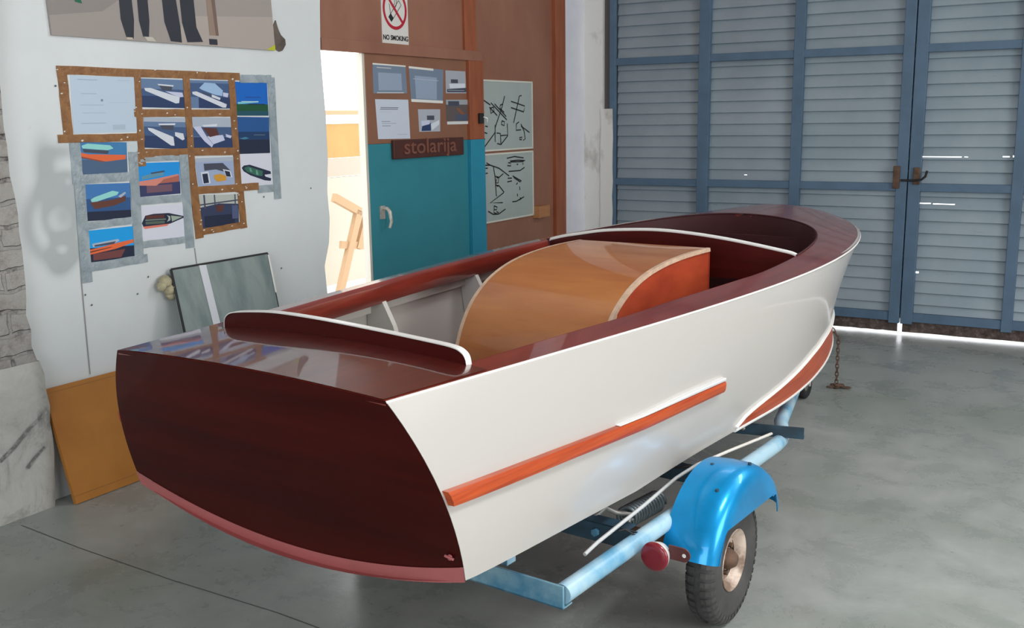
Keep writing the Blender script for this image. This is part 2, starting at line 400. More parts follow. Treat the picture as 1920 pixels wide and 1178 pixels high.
# carved name board
def quad_on(px):  # four pixel corners -> wall points
    return [onx(x, y, XW) for x, y in px]
sa, sb = onx(736, 281, XW), onx(867, 274, XW)
z0s, z1s = (onx(736, 299, XW).z+onx(867, 290, XW).z)/2, (onx(736, 262, XW).z+onx(867, 258, XW).z)/2
sg = thing('carved_name_board', 'dark brown carved wooden name board on the teal door', 'sign', (XW, sa.y, z0s))
mb = MB(); mb.box((XW-.011, sa.y, z0s), (XW+.012, sb.y, z1s)); mb.build('board', SIGNWOOD, sg, (XW, sa.y, z0s), bevel=.004)
def text_mesh(name, body, size, m, parent, loc, rot, off, ext=.002, sx=1.0):
    cu = bpy.data.curves.new(name, 'FONT'); cu.body = body; cu.size = size; cu.extrude = ext; cu.align_x = 'CENTER'; cu.align_y = 'CENTER'
    cu.offset = 0.0012
    tmp = bpy.data.objects.new('tmp', cu); C.objects.link(tmp)
    bpy.context.view_layer.update()
    me = bpy.data.meshes.new_from_object(tmp); bpy.data.objects.remove(tmp)
    me.materials.clear(); me.materials.append(m)
    R_ = Matrix.Rotation(rot[2], 4, 'Z') @ Matrix.Rotation(rot[0], 4, 'X')
    me.transform(Matrix.Translation(Vector(loc)-Vector(off)) @ R_ @ Matrix.Diagonal((sx, 1, 1, 1)))
    o = bpy.data.objects.new(name, me); C.objects.link(o); o.parent = parent; return o
# text facing +x: local x -> +y, local y -> +z
text_mesh('lettering', 'stolarija', (z1s-z0s)*1.12, mat('carved_letter_edges', (.20, .075, .05), .45), sg, (XW+.0135, (sa.y+sb.y)/2, (z0s+z1s)/2+.01), (PI/2, 0, PI/2), (XW, sa.y, z0s), .004, 1.42)

# pier beside the gate
yp0, yp1 = onx(1058, 220, XW).y, YG-.02
sbox('wall_pier', (XW-.1, yp0, 0), (XW+.004, yp1+.3, ZC), PIERW)
xs = ony(1130, 200, YG-.02).x; xs2 = ony(1149, 200, YG-.02).x
PLASTER2 = mat('peeling_white_plaster', (.80, .79, .76), .8, col2=(.55, .53, .49), nscale=5, stretch=(1, 1, .5), detail=8, ramp=(.36, .48), bump=.4, bscale=9)
sbox('wall_gate_return', (XW-.1, YG-.02, 0), (xs, YG+.3, ZC), PLASTER2)
mb = MB()
zt = ony(1140, 204, YG-.02).z
zz = [zt*i/14 for i in range(15)]
pl = [(xs-.012+random.uniform(-.006, .006), z) for z in zz] + [(xs2+random.uniform(-.004, .004), z) for z in reversed(zz)]
mb.prism([(x, YG-.03, z) for x, z in pl], (0, .05, 0))
struct(mb.build('trim_6', PLASTER2))
sbox('trim_7', (xs-.02, YG+.015, 0), (xs2+.02, YG+.06, ZC), mat('grey_brown_recess', (.13, .12, .12), .8))

# ------------------------------------------------------------------ left brick pillar
mb = MB()
pe = [(0, 60), (2, 180), (20, 330), (33, 400), (45, 500), (50, 590), (62, 650), (78, 700), (90, 760), (97, 850), (99, 945)]
PE = [onx(x, y, XW+.05) for x, y in pe]
pts = [(p.y, max(p.z, 0)) for p in PE]
pts = [(pts[0][0]-.02, ZC)] + pts; pts[-1] = (pts[-1][0], 0)
prof = []
for (a, b) in zip(pts[:-1], pts[1:]):
    n = max(2, int(abs(a[1]-b[1])/.06)); 
    if a[1] > 2.6: n = 2
    for i in range(n): t = i/n; prof.append((a[0]+(b[0]-a[0])*t+random.uniform(-.006, .006), a[1]+(b[1]-a[1])*t))
prof.append(pts[-1])
zsplit = onx(40, 692, XW+.05).z
rows = []; 
xF = XW+.06
def pillar_rows(sel, x0, jit):
    P = []
    for (y, z) in sel:
        row = []
        for k in range(26):
            yy = y-(25-k)*.06 if k else 1.0
            yy = y-1.4*(1-k/25)
            row.append((x0+random.uniform(-jit, jit)*(1 if k < 25 else .3), yy, z))
        row.append((XW-.01, y+.002, z)); P.append(row)
    return P
up_ = [p for p in prof if p[1] > zsplit]
mb.grid(pillar_rows(up_+[(up_[-1][0], zsplit-.02)], xF-.012, .006), smooth=False, mi=0)
lo_ = [(up_[-1][0], zsplit+.02)] + [p for p in prof if p[1] <= zsplit]
mb.grid(pillar_rows(lo_, xF+.004, .003), smooth=True, mi=1)
struct(mb.build('wall_brick_pillar', [BRICK, PLASTER]))

# board seams and screws on the left wall
SEAM = mat('board_seam', (.33, .33, .32), .8)
def wall_strip(pts_px, w, lift=.002):
    P = [onx(x, y, XW+lift) for x, y in pts_px]; out = []
    for i, p in enumerate(P):
        d = (P[min(i+1, len(P)-1)]-P[max(i-1, 0)]).normalized(); n = Vector((0, -d.z, d.y)); out.append((p+n*w/2, p-n*w/2))
    return out
mb = MB()
for s_ in ([(140, 345), (147, 440), (153, 530), (163, 640), (169, 702)], [(365, 465), (372, 520), (380, 585)]):
    st = wall_strip(s_, .006); mb.grid([list(p) for p in st], smooth=False)
struct(mb.build('trim_8', SEAM, recalc=False))
for k, (x, y) in enumerate([(277, 519), (257, 551), (159, 553), (171, 572), (494, 369), (527, 503), (582, 353), (103, 161)]):
    p = onx(x, y, XW); mb = MB(); mb.lathe([(-.001, 0.0001), (.004, .0045), (.004, .0001)], 'x', (XW, p.y, p.z), 10)
    o = mb.build('screw', DKSTEEL); tag(o, 'small dark screw head in the white wallboard', 'screw', 'screw heads in the white wallboard')

# soot strokes on the plastered foot of the pillar and the saw-cut joint in the floor
SOOT = mat('charcoal_stroke', (.20, .195, .19), .9, col2=(.42, .41, .40), nscale=40, ramp=(.4, .55))
for k_, pts_ in enumerate(([(0, 866), (28, 838), (56, 803), (88, 772)], [(52, 878), (66, 858), (84, 838)])):
    P_ = [onx(x, y, XW+.0705) for x, y in pts_]; rows = []
    for i_, p_ in enumerate(P_):
        d_ = (P_[min(i_+1, len(P_)-1)]-P_[max(i_-1, 0)]).normalized(); n_ = Vector((0, -d_.z, d_.y)); w_ = .009*(1-.5*i_/len(P_)); rows.append([p_+n_*w_, p_-n_*w_])
    mb = MB(); mb.grid(rows, smooth=False); struct(mb.build('trim_%d' % (9+k_), SOOT, recalc=False))
J_ = [onz(x, y, .0012) for x, y in ((40, 985), (150, 1028), (320, 1087), (420, 1118), (520, 1149), (610, 1182), (760, 1240))]
rows = []
for i_, p_ in enumerate(J_):
    d_ = (J_[min(i_+1, len(J_)-1)]-J_[max(i_-1, 0)]).normalized(); n_ = Vector((-d_.y, d_.x, 0)); rows.append([p_+n_*.0016, p_-n_*.0016])
mb = MB(); mb.grid(rows, smooth=False); struct(mb.build('trim_11', mat('floor_joint', (.07, .07, .07), .9), recalc=False))

# chipped hole by the poster
mb = MB(); hp_ = [(517, 38), (522, 55), (527, 66), (535, 74), (536, 84), (530, 95), (524, 97), (517, 92), (513, 80), (512, 62), (513, 48)]
P = [onx(x, y, XW+.006) for x, y in hp_]; cc = sum(P, Vector())/len(P); cc.x = XW+.020
mb.add(P+[cc], [(i, (i+1) % len(P), len(P)) for i in range(len(P))], 0)
mb.prism([(XW-.002, p.y, p.z) for p in P], (.008, 0, 0))
tag(mb.build('loose_mortar_lump', mat('brown_mortar', (.16, .13, .11), .9, noise=.4, nscale=20, bump=.6)), 'brown lump of broken mortar beside the large poster on the white wall', 'mortar lump')

# ------------------------------------------------------------------ prints and papers
def bil(q, s, t): return q[0]*(1-s)*(1-t)+q[1]*s*(1-t)+q[2]*s*t+q[3]*(1-s)*t
def picture(name, label, quad, base, shapes, X=XW, lift=.0015, group=None, cat='print', th=.0017):
    q = [onx(x, y, X) for x, y in quad]
    for p in q: p.x = X+lift
    mats = [base]; mb = MB()
    mb.prism([q[3], q[2], q[1], q[0]], (-th, 0, 0))
    lay = 0
    for m, poly in shapes:
        if m not in mats: mats.append(m)
        lay += 1
        P = [bil(q, s, t)+Vector((.00015*lay, 0, 0)) for s, t in poly]
        mb.add(P, [tuple(range(len(P)))], mats.index(m))
    o = mb.build(name, mats, None, recalc=False)
    me = o.data
    c0 = sum((Vector(p.co) for p in me.vertices), Vector())/len(me.vertices)
    me.transform(Matrix.Translation(-c0)); o.location = c0
    return tag(o, label, cat, group)
def R4(a, b, c, d): return [(a, b), (c, b), (c, d), (a, d)]
def thickline(pts, w, asp=1.0):
    out = []
    a, b = [], []
    for i, p in enumerate(pts):
        q0, q1 = pts[max(i-1, 0)], pts[min(i+1, len(pts)-1)]
        dx, dy = q1[0]-q0[0], (q1[1]-q0[1])*asp; l = math.hypot(dx, dy) or 1
        nx, ny = -dy/l*w/2, dx/l*w/2/asp
        a.append((p[0]+nx, p[1]+ny)); b.append((p[0]-nx, p[1]-ny))
    return a+b[::-1]
white = flat((205, 210, 222)); navy = flat((35, 55, 95)); steelb = flat((95, 120, 155)); midb = flat((60, 85, 125)); skyb = flat((20, 140, 215))
skyd = flat((0, 95, 185)); dgreen = flat((15, 75, 45)); dk = flat((25, 35, 60)); orng = flat((225, 100, 55)); aqua = flat((140, 205, 200)); brn = flat((85, 45, 40))
lgrey = flat((165, 175, 190)); dgrey = flat((65, 70, 85)); pinkb = flat((205, 130, 115)); lav = flat((190, 195, 220)); yel = flat((200, 145, 50)); tealg = flat((60, 130, 120))
picture('drawing_sheet', 'pale blue technical drawing sheet at top left of the taped pictures', [(131, 141), (251, 146), (258, 247), (138, 251)], flat((182, 198, 214)),
        [(flat((160, 178, 198)), R4(.14, .30, .38, .315)), (flat((160, 178, 198)), R4(.12, .50, .48, .512)), (flat((160, 178, 198)), R4(.15, .64, .5, .65)), (flat((150, 168, 190)), R4(.12, .82, .5, .832)), (flat((168, 184, 200)), R4(.6, .86, .8, .95)),
         (flat((170, 186, 204)), R4(.72, .05, .92, .062)), (flat((170, 186, 204)), R4(.55, .45, .9, .455)), (flat((150, 165, 180)), R4(.10, .06, .40, .07)), (flat((120, 135, 150)), R4(.44, .40, .47, .44))])
def cat_shapes(kind):
    if kind == 0:
        return [(midb, R4(0, .35, 1, .6)), (navy, R4(0, .6, 1, 1)), (white, [(.08, .33), (.22, .32), (.88, .62), (.86, .82), (.78, .84), (.1, .42)]), (lav, [(.55, .42), (.95, .45), (.97, .60), (.86, .62)]), (dgrey, [(.42, .22), (.72, .24), (.70, .40), (.48, .38)]), (white, [(.38, .17), (.75, .2), (.74, .25), (.40, .22)])]
    if kind == 1:
        return [(midb, R4(0, .1, 1, .6)), (navy, R4(.2, .6, 1, 1)), (white, [(.05, .42), (.15, .40), (.9, .85), (.88, .97), (.8, .97), (.06, .5)]), (flat((150, 180, 215)), [(.22, .28), (.35, .08), (.60, .10), (.80, .35), (.78, .55), (.62, .52), (.28, .34)]), (dgrey, [(.3, .42), (.52, .52), (.5, .56), (.3, .47)]), (white, [(.52, .5), (.74, .62), (.72, .70), (.52, .60)]), (lav, [(.8, .42), (.94, .45), (.92, .6), (.8, .56)])]
    if kind == 2:
        return [(lgrey, R4(0, 0, 1, .14)), (midb, R4(0, .3, 1, .6)), (navy, R4(0, .6, 1, 1)), (white, [(.08, .34), (.2, .36), (.68, .62), (.70, .90), (.62, .9), (.1, .42)]), (white, [(.72, .46), (.92, .5), (.95, .68), (.9, .72), (.72, .58)]), (dgrey, [(.36, .24), (.70, .24), (.68, .4), (.42, .38)]), (white, [(.33, .2), (.74, .18), (.72, .24), (.34, .25)])]
    return [(lgrey, R4(0, 0, 1, .3)), (midb, R4(0, .3, 1, .6)), (navy, R4(0, .62, 1, 1)), (lav, [(.02, .3), (.2, .28), (.35, .62), (.5, .86), (.46, .95), (.28, .75)]), (lav, [(.35, .6), (.75, .55), (.8, .72), (.5, .85)]), (brn, [(.25, .32), (.6, .34), (.66, .55), (.42, .62)]), (white, [(.24, .24), (.62, .2), (.6, .28), (.28, .3)]), (lav, [(.82, .52), (.98, .58), (.95, .66), (.84, .62)])]
picture('boat_print', 'print of a white catamaran seen from its left bow, top row beside the drawing sheet', [(262, 147), (344, 150), (347, 203), (265, 201)], steelb, cat_shapes(0), group=None)
picture('boat_print', 'print of a catamaran seen from above with a large pale roof, top row', [(355, 150), (432, 152), (432, 203.5), (357, 202.7)], steelb, cat_shapes(1))
picture('boat_print', 'print of a white catamaran with a dark gap between its hulls, second row', [(269, 220), (348, 221), (350, 280), (271, 277)], steelb, cat_shapes(2))
picture('boat_print', 'print of a catamaran stern with a brown open deck, second row', [(359, 220), (434, 221), (436, 279), (362, 280)], steelb, cat_shapes(3))
picture('boat_print', 'print of a green-sided boat on deep blue sky, top of the right column', [(437, 153), (500, 155), (503, 217), (441, 217)], skyd,
        [(dgreen, R4(0, .66, 1, .86)), (flat((20, 75, 90)), R4(0, .86, 1, 1)), (flat((120, 190, 200)), [(.08, .60), (.7, .56), (.72, .60), (.1, .66)]), (flat((200, 220, 225)), R4(.2, .57, .7, .585)), (dk, R4(.4, .645, .9, .67)), (flat((30, 60, 130)), R4(.32, .44, .78, .46))], )
picture('boat_print', 'dark blue print of a night sea with a faint white wake', [(442, 219), (504, 220), (506, 287), (447, 289)], flat((30, 80, 140)),
        [(flat((20, 55, 95)), R4(0, .4, 1, .65)), (dk, R4(0, .62, 1, 1)), (flat((60, 120, 150)), [(.05, .58), (.25, .54), (.35, .58), (.2, .61)]), (flat((90, 110, 130)), R4(.5, .48, .85, .50))])
picture('boat_print', 'print of a dark green boat plan on white paper, right column below the blue prints', [(448, 288.6), (508, 285.6), (511, 345), (451.6, 347)], flat((205, 207, 222)),
        [(dk, [(.05, .45), (.12, .38), (.3, .36), (.95, .60), (.96, .68), (.75, .70), (.78, .76), (.96, .82), (.94, .9), (.75, .88), (.3, .70), (.1, .56)]), (flat((50, 100, 85)), [(.12, .46), (.25, .41), (.70, .58), (.68, .74), (.5, .72), (.2, .58)]), (flat((95, 150, 130)), [(.28, .46), (.33, .47), (.37, .60), (.30, .58)]), (flat((95, 150, 130)), [(.48, .54), (.53, .55), (.56, .70), (.48, .68)])])
picture('boat_print', 'print of a boat interior with a yellow table and dark seats', [(365, 297), (437, 294), (442, 347), (372, 350)], flat((150, 165, 195)),
        [(lgrey, R4(0, 0, 1, .14)), (dgrey, [(.2, .2), (.7, .2), (.9, .5), (.8, .55), (.5, .42), (.2, .45)]), (white, [(.1, .5), (.3, .48), (.32, .9), (.12, .92)]), (dk, [(.13, .56), (.27, .55), (.28, .88), (.14, .9)]), (white, [(.68, .42), (.88, .48), (.92, .72), (.76, .7)]), (dk, [(.72, .47), (.86, .52), (.88, .7), (.76, .68)]), (yel, [(.42, .62), (.60, .58), (.75, .66), (.74, .82), (.5, .86), (.44, .76)])])
picture('boat_print', 'dark print of a cabin window with railings, lowest in the brown tape', [(371, 366), (446, 364), (448, 424), (377, 433)], flat((175, 180, 175)),
        [(flat((45, 55, 85)), [(0, .36), (.5, .26), (1, .30), (1, 1), (0, 1)]), (dk, R4(.1, .6, .9, .95)), (brn, [(.4, .32), (.62, .30), (.58, .5), (.44, .5)]), (dgrey, R4(.12, 0, .16, .4)), (dgrey, R4(.38, 0, .41, .3)), (dgrey, R4(.9, 0, .93, .35)), (dgrey, [(0, .26), (1, .16), (1, .2), (0, .3)]), (flat((75, 85, 120)), R4(.82, .34, .98, .75))])
picture('boat_print', 'print of an orange boat with an aqua roof, top of the left column', [(144, 266), (237, 267), (239, 323), (148, 328)], flat((60, 120, 170)),
        [(flat((70, 95, 125)), R4(0, .55, 1, 1)), (aqua, [(.08, .12), (.2, .05), (.65, .10), (.72, .2), (.6, .26), (.1, .2)]), (dgrey, [(.1, .22), (.62, .27), (.6, .38), (.12, .32)]), (orng, [(.04, .32), (.2, .38), (.98, .42), (.96, .56), (.55, .62), (.05, .44)]), (flat((150, 70, 45)), [(.04, .44), (.5, .60), (.5, .64), (.06, .49)])])
picture('boat_print', 'print of a boat with a long aqua roof in dark blue water', [(157, 346), (243, 343), (246, 410), (161, 415)], flat((60, 115, 175)),
        [(flat((40, 80, 130)), R4(0, .4, 1, .75)), (dk, R4(0, .75, 1, 1)), (flat((95, 55, 45)), [(.1, .5), (.6, .45), (.9, .35), (.88, .5), (.6, .62), (.2, .68)]), (aqua, [(.12, .42), (.2, .36), (.6, .2), (.74, .24), (.7, .32), (.25, .48), (.14, .49)]), (lgrey, [(.72, .36), (.88, .24), (.9, .28), (.78, .4)])])
picture('boat_print', 'print of an orange boat under bright blue sky, lowest of the left column', [(164, 433), (249, 424), (252, 482), (166, 493)], flat((15, 150, 225)),
        [(dk, [(0, .55), (1, .62), (1, 1), (0, 1)]), (flat((110, 60, 60)), [(.1, .75), (.8, .7), (.7, .95), (.1, .95)]), (orng, [(0, .60), (.3, .55), (.6, .48), (1, .42), (1, .52), (.6, .66), (0, .76)]), (brn, [(0, .66), (.5, .58), (.5, .60), (0, .7)]), (lgrey, [(.08, .42), (.65, .36), (.68, .42), (.5, .5), (.1, .53)]), (dgrey, [(.12, .47), (.6, .42), (.55, .5), (.14, .52)])])
picture('boat_print', 'print of a pink-orange boat with a glass cabin on blue sky, middle column', [(256, 306), (336, 303.5), (338, 363), (259, 370)], skyb,
        [(flat((50, 55, 95)), R4(0, .62, 1, 1)), (flat((110, 80, 95)), R4(.2, .68, .8, .9)), (pinkb, [(.02, .60), (.04, .54), (.35, .50), (.95, .38), (.98, .42), (.6, .55), (.42, .70), (.02, .66)]), (flat((165, 95, 80)), [(.6, .52), (.98, .42), (.98, .62), (.5, .64)]), (flat((90, 140, 165)), [(.08, .40), (.35, .32), (.6, .28), (.62, .40), (.3, .46), (.1, .5)]), (dgrey, [(.3, .30), (.62, .25), (.64, .29), (.32, .34)])])
picture('boat_print', 'print of a boat deck plan with red seats on white paper, middle column', [(261, 387.5), (343, 382.7), (346, 445), (263, 451)], flat((205, 207, 222)),
        [(dk, [(.04, .5), (.12, .28), (.3, .24), (.65, .24), (1, .36), (1, .41), (.7, .55), (.5, .62), (.08, .62)]), (flat((150, 165, 150)), [(.7, .32), (.97, .38), (.72, .5)]), (brn, R4(.13, .28, .55, .38)), (flat((120, 135, 120)), R4(.12, .40, .58, .43)), (flat((80, 95, 85)), R4(.12, .46, .55, .54)), (flat((170, 180, 170)), [(.6, .3), (.68, .34), (.68, .46), (.6, .5), (.64, .42), (.64, .36)]), (flat((215, 120, 100)), [(.06, .60), (.65, .56), (.6, .62), (.1, .67)])])
picture('paper_scrap', 'small blank scrap of white paper under the drawing sheet', [(238, 265), (257, 266), (259, 288), (240, 289)], flat((190, 200, 205)), [])
# tapes
def tape(label, x0, y0, x1, y1, w, m, lift):
    st = []
    n = 10
    a, b = onx(x0, y0, XW), onx(x1, y1, XW)
    pxm = 1/ (F/ (onx((x0+x1)/2, (y0+y1)/2, XW)-Vector((0, 0, H))).length)
    d = (b-a).normalized(); nn = Vector((0, -d.z, d.y)); xm, ym = (x0+x1)/2, (y0+y1)/2; wm = abs(onx(xm, ym+w/2, XW).z-onx(xm, ym-w/2, XW).z) if abs(d.z) < .5 else abs(onx(xm+w/2, ym, XW).y-onx(xm-w/2, ym, XW).y)
    mb = MB(); P = []
    for i in range(n+1):
        p = a+(b-a)*(i/n); j = random.uniform(-.0012, .0012)
        row = []
        for k in range(4):
            row.append(p+nn*((k/3-.5)*wm+j)+Vector((lift+random.uniform(0, .0005), 0, 0)))
        P.append(row)
    mb.grid(P, smooth=True)
    for e in (0, 3): mb.grid([[r_[e] for r_ in P], [Vector((XW+.0003, r_[e].y, r_[e].z)) for r_ in P]], smooth=False)
    # torn paper flecks stuck along the strip
    if m is BTAPE:
        for _ in range(4):
            t = random.random(); p = a+(b-a)*t+nn*wm*random.uniform(-.5, .5); s1, s2 = random.uniform(.004, .009), random.uniform(.002, .005)
            mb.add([p+Vector((lift+.0009, -s1, 0)), p+Vector((lift+.0009, 0, -s2)), p+Vector((lift+.0009, s1, s2*.4)), p+Vector((lift+.0009, 0, s2))], [(0, 1, 2, 3)], 1)
    o = mb.build('adhesive_tape', [m, TORN], None, recalc=False)
    c0 = (a+b)/2; o.data.transform(Matrix.Translation(-c0)); o.location = c0
    tag(o, label, 'tape')
TP = [
 ('brown tape along the top edge of the taped pictures', 105, 131, 449, 144, 15, BTAPE),
 ('brown tape down the left edge of the drawing sheet', 115, 128, 128, 260, 18, BTAPE),
 ('brown tape under the drawing sheet', 108, 261, 270, 257, 15, BTAPE),
 ('brown upright tape between the drawing sheet and the catamaran prints', 256, 138, 265, 287, 12, BTAPE),
 ('brown upright tape between the two catamaran columns', 348, 142, 359, 312, 12, BTAPE),
 ('brown upright tape right of the catamaran prints', 433, 140, 447, 360, 12, BTAPE),
 ('brown level tape between the two rows of catamaran prints', 251, 212, 440, 212, 14, BTAPE),
 ('brown level tape below the second row of catamaran prints', 258, 288, 448, 283, 15, BTAPE),
 ('long brown tape left of the interior and railing prints', 356, 300, 374, 447, 15, BTAPE),
 ('brown tape between the interior print and the railing print', 362, 358, 484, 349, 14, BTAPE),
 ('short brown tape right of the railing print', 449, 350, 457, 428, 12, BTAPE),
 ('brown tape under the railing print', 368, 437, 460, 421, 12, BTAPE),
 ('short brown tape stub above the pink-orange boat print', 262, 284, 265, 312, 16, BTAPE),
 ('silver tape at the top right corner above the green-sided boat print', 449, 148, 508, 148, 15, GTAPE),
 ('long silver tape down the right edge of the taped pictures', 507, 145, 520, 373, 13, GTAPE),
 ('short silver tape below the green boat plan', 483, 355, 523, 352, 14, GTAPE),
 ('silver tape beside the top orange boat print, left edge', 139, 268, 146, 345, 20, GTAPE),
 ('long silver tape down the left edge beside the aqua roof print', 147, 330, 163, 530, 20, GTAPE),
 ('silver tape between the two upper prints of the left column', 150, 337, 244, 331, 17, GTAPE),
 ('silver upright tape between the left and middle columns', 248, 285, 260, 478, 17, GTAPE),
 ('silver tape above the lowest print of the left column', 160, 424, 250, 413, 14, GTAPE),
 ('silver tape along the bottom of the left column', 167, 502, 276, 484, 16, GTAPE),
 ('silver tape above the pink-orange boat print', 262, 299, 345, 295, 10, GTAPE),
 ('silver tape between the two prints of the middle column', 258, 378, 342, 371, 14, GTAPE),
 ('silver upright tape right of the middle column', 343, 290, 356, 465, 16, GTAPE),
 ('silver tape along the bottom of the middle column', 262, 460, 352, 449, 13, GTAPE)]
for k, (lb, a, b, c_, d_, w, m) in enumerate(TP): tape(lb, a, b, c_, d_, w, m, .0030+.0003*(k % 5))

# poster at the top
pq = [(77, -60), (501, -45), (513, 95), (94, 66)]
pg = flat((150, 142, 138)); pdark = flat((38, 42, 52)); pq_sh = [(flat((165, 155, 148)), [(.55, .6), (1, .55), (1, 1), (.5, 1)]), (flat((135, 128, 125)), [(0, .3), (.3, .35), (.2, .6), (0, .7)]),
   (pdark, [(.275, 0), (.325, 0), (.325, .7), (.315, .97), (.285, .96), (.27, .7)]), (pdark, [(.35, 0), (.395, 0), (.39, .7), (.38, .93), (.355, .93), (.345, .7)]), (pdark, [(.455, 0), (.51, 0), (.525, .75), (.525, .98), (.475, .97), (.455, .7)]),
   (pdark, [(.535, 0), (.6, 0), (.6, .75), (.625, .95), (.55, .97), (.535, .7)]), (flat((140, 120, 108)), [(.66, 0), (.70, 0), (.705, .85), (.66, .85)]), (flat((110, 90, 80)), [(.68, .0), (.70, 0), (.705, .85), (.69, .85)]), (pdark, R4(.655, .9, .695, .98)),
   (flat((185, 180, 170)), [(.36, .93), (.395, .93), (.41, .99), (.37, .99)]), (flat((190, 175, 160)), R4(.285, .955, .31, .985)), (flat((175, 180, 40)), [(.95, 1), (1, .92), (1, 1)]), (flat((20, 95, 70)), [(.08, 0), (.1, 0), (.125, .5), (.1, .48)])]
picture('wall_poster', 'large grey-brown poster photo showing dark trouser legs at the top of the white wall', pq, pg, pq_sh, cat='poster', lift=.012, th=.010)
# papers on the door
XD = XW-.010
def dpic(*a, **k): return picture(*a, X=XD, lift=.0015, **k)
door_bg = flat((110, 125, 145))
dpic('plastic_sleeve', 'blue-grey document in a clear sleeve, upper left on the door', [(698, 118), (760, 123), (763, 175), (700, 175)], door_bg, [(flat((215, 212, 205)), R4(0, 0, 1, .05)), (flat((140, 155, 175)), R4(.15, .3, .85, .9)), (flat((190, 190, 190)), R4(.12, .12, .55, .15)), (flat((180, 185, 190)), R4(.1, .96, .9, 1))], cat='document')
dpic('plastic_sleeve', 'taller blue-grey document in a clear sleeve, upper middle of the door', [(766, 124), (831, 131), (830, 194), (771, 191)], door_bg, [(flat((215, 212, 205)), R4(0, 0, .7, .06)), (flat((140, 155, 178)), R4(.15, .25, .8, .9)), (flat((215, 215, 210)), R4(0, .92, 1, 1)), (flat((165, 175, 190)), R4(.1, .33, .85, .35))], cat='document')
dpic('boat_photo', 'small grey photo of a moored white boat, upper right on the door', [(835, 132), (872, 134), (874, 175), (836, 175)], flat((160, 165, 175)), [(dgrey, R4(.25, .38, .6, .55)), (white, [(.15, .58), (.95, .55), (.95, .75), (.2, .78)]), (dgrey, [(.05, .82), (1, .75), (1, .95), (.05, .95)]), (lgrey, R4(.1, .86, .9, .88))], cat='photo')
dpic('letter_sheet', 'white letter sheet with lines of text, lower left on the door', [(703, 186), (765, 187), (769, 260), (709, 261)], flat((190, 198, 212)), [(dgrey, R4(.14, .20, .68, .215)), (dgrey, R4(.12, .24, .66, .255)), (lgrey, R4(.12, .31, .45, .32)), (flat((120, 130, 145)), R4(.14, .55, .4, .565)), (flat((130, 140, 155)), R4(.14, .60, .58, .61)), (flat((120, 130, 145)), R4(.14, .66, .4, .675)), (lgrey, R4(.6, .88, .9, .895))], cat='document')
dpic('boat_photo', 'photo of a white boat bow on dark water, lower middle of the door', [(783.4, 205), (825, 205), (825, 246.4), (786, 247.4)], flat((165, 170, 180)), [(dgrey, R4(.38, .28, .72, .48)), (navy, [(.15, .72), (.55, .6), (.55, .96), (.1, .96)]), (white, [(.55, .66), (.95, .48), (.95, .68), (.6, .95)]), (lav, [(.1, .52), (.5, .48), (.5, .66), (.12, .75)])], cat='photo')
dpic('boat_photo', 'photo of a boat interior with brown wood, lower right on the door', [(835.4, 187), (876, 187), (879, 232.6), (838, 233.6)], flat((90, 80, 80)), [(flat((150, 155, 160)), R4(0, 0, 1, .2)), (dgrey, R4(.1, .06, .6, .25)), (flat((130, 80, 55)), [(.45, .35), (.6, .35), (.85, .6), (.75, .7)]), (flat((70, 80, 100)), R4(.4, .6, 1, .85)), (flat((205, 205, 205)), R4(0, .88, 1, 1))], cat='photo')

# no smoking sign
q = [(713.5, -22), (764.5, -16), (774, 88), (724, 84)]
RED = flat((170, 20, 45)); INK = flat((25, 25, 28))
s0 = onx(742, 28, XW)
SQ = [onx(x, y, XW) for x, y in q]
so = thing('no_smoking_sign', 'white no smoking sign with red ring on the brown board above the door', 'sign', (XW, s0.y, s0.z))
of = (XW, s0.y, s0.z)
yl, yr_, zb_ = 5.005, 5.285, onx(748, 86, XW).z
yl, yr_ = onx(720, 40, XW).y, onx(769, 40, XW).y
ztop = zb_+.42
mb = MB(); mb.box((XW-.021, yl, zb_), (XW-.016, yr_, ztop)); mb.build('plate', flat((205, 203, 198)), so, of)
XS = XW-.0155
yc, rr = (yl+yr_)/2, (yr_-yl)*.455; zc = zb_+.095+rr
def ring(mb, y, z, r1, r2, x, n=48, a0=0, a1=2*PI, sy=1.0):
    P = [[(x, y+r*math.cos(a0+(a1-a0)*i/n)*sy, z+r*math.sin(a0+(a1-a0)*i/n)) for r in (r1, r2)] for i in range(n+1)]
    mb.grid(P, smooth=False)
mb = MB(); ring(mb, yc, zc, rr, rr*.84, XS+.0008)
d45 = Vector((0, math.cos(-PI/4), math.sin(-PI/4))); n45 = Vector((0, -d45.z, d45.y)); cc = Vector((XS+.0009, yc, zc))
mb.add([cc-d45*rr*.86+n45*.009, cc+d45*rr*.86+n45*.009, cc+d45*rr*.86-n45*.009, cc-d45*rr*.86-n45*.009], [(0, 1, 2, 3)])
mb.build('red_ring', RED, so, of, recalc=False)
mb = MB()
e45 = Vector((0, math.cos(PI/4), math.sin(PI/4))); m45 = Vector((0, -e45.z, e45.y))
c1 = Vector((XS+.0005, yc, zc-.01))
def seg(a, b, w):
    d = (b-a).normalized(); n = Vector((0, -d.z, d.y)); mb.add([a+n*w/2, b+n*w/2, b-n*w/2, a-n*w/2], [(0, 1, 2, 3)])
L1, w1 = rr*.62, rr*.15
seg(c1-e45*L1+m45*w1, c1+e45*L1+m45*w1, .004); seg(c1-e45*L1-m45*w1, c1+e45*L1-m45*w1, .004); seg(c1+e45*L1+m45*w1, c1+e45*L1-m45*w1, .004)
seg(c1-e45*L1, c1-e45*L1*.55, w1*2)
ring(mb, yc-.03, zc+.045, .05, .046, XS+.0005, 20, -1.0, 2.2); ring(mb, yc-.03, zc+.045, .032, .028, XS+.0005, 20, -.8, 1.9)
seg(Vector((c1.x, yc-.055, zc+.03)), Vector((c1.x, yc-.045, zc-.03)), .004)
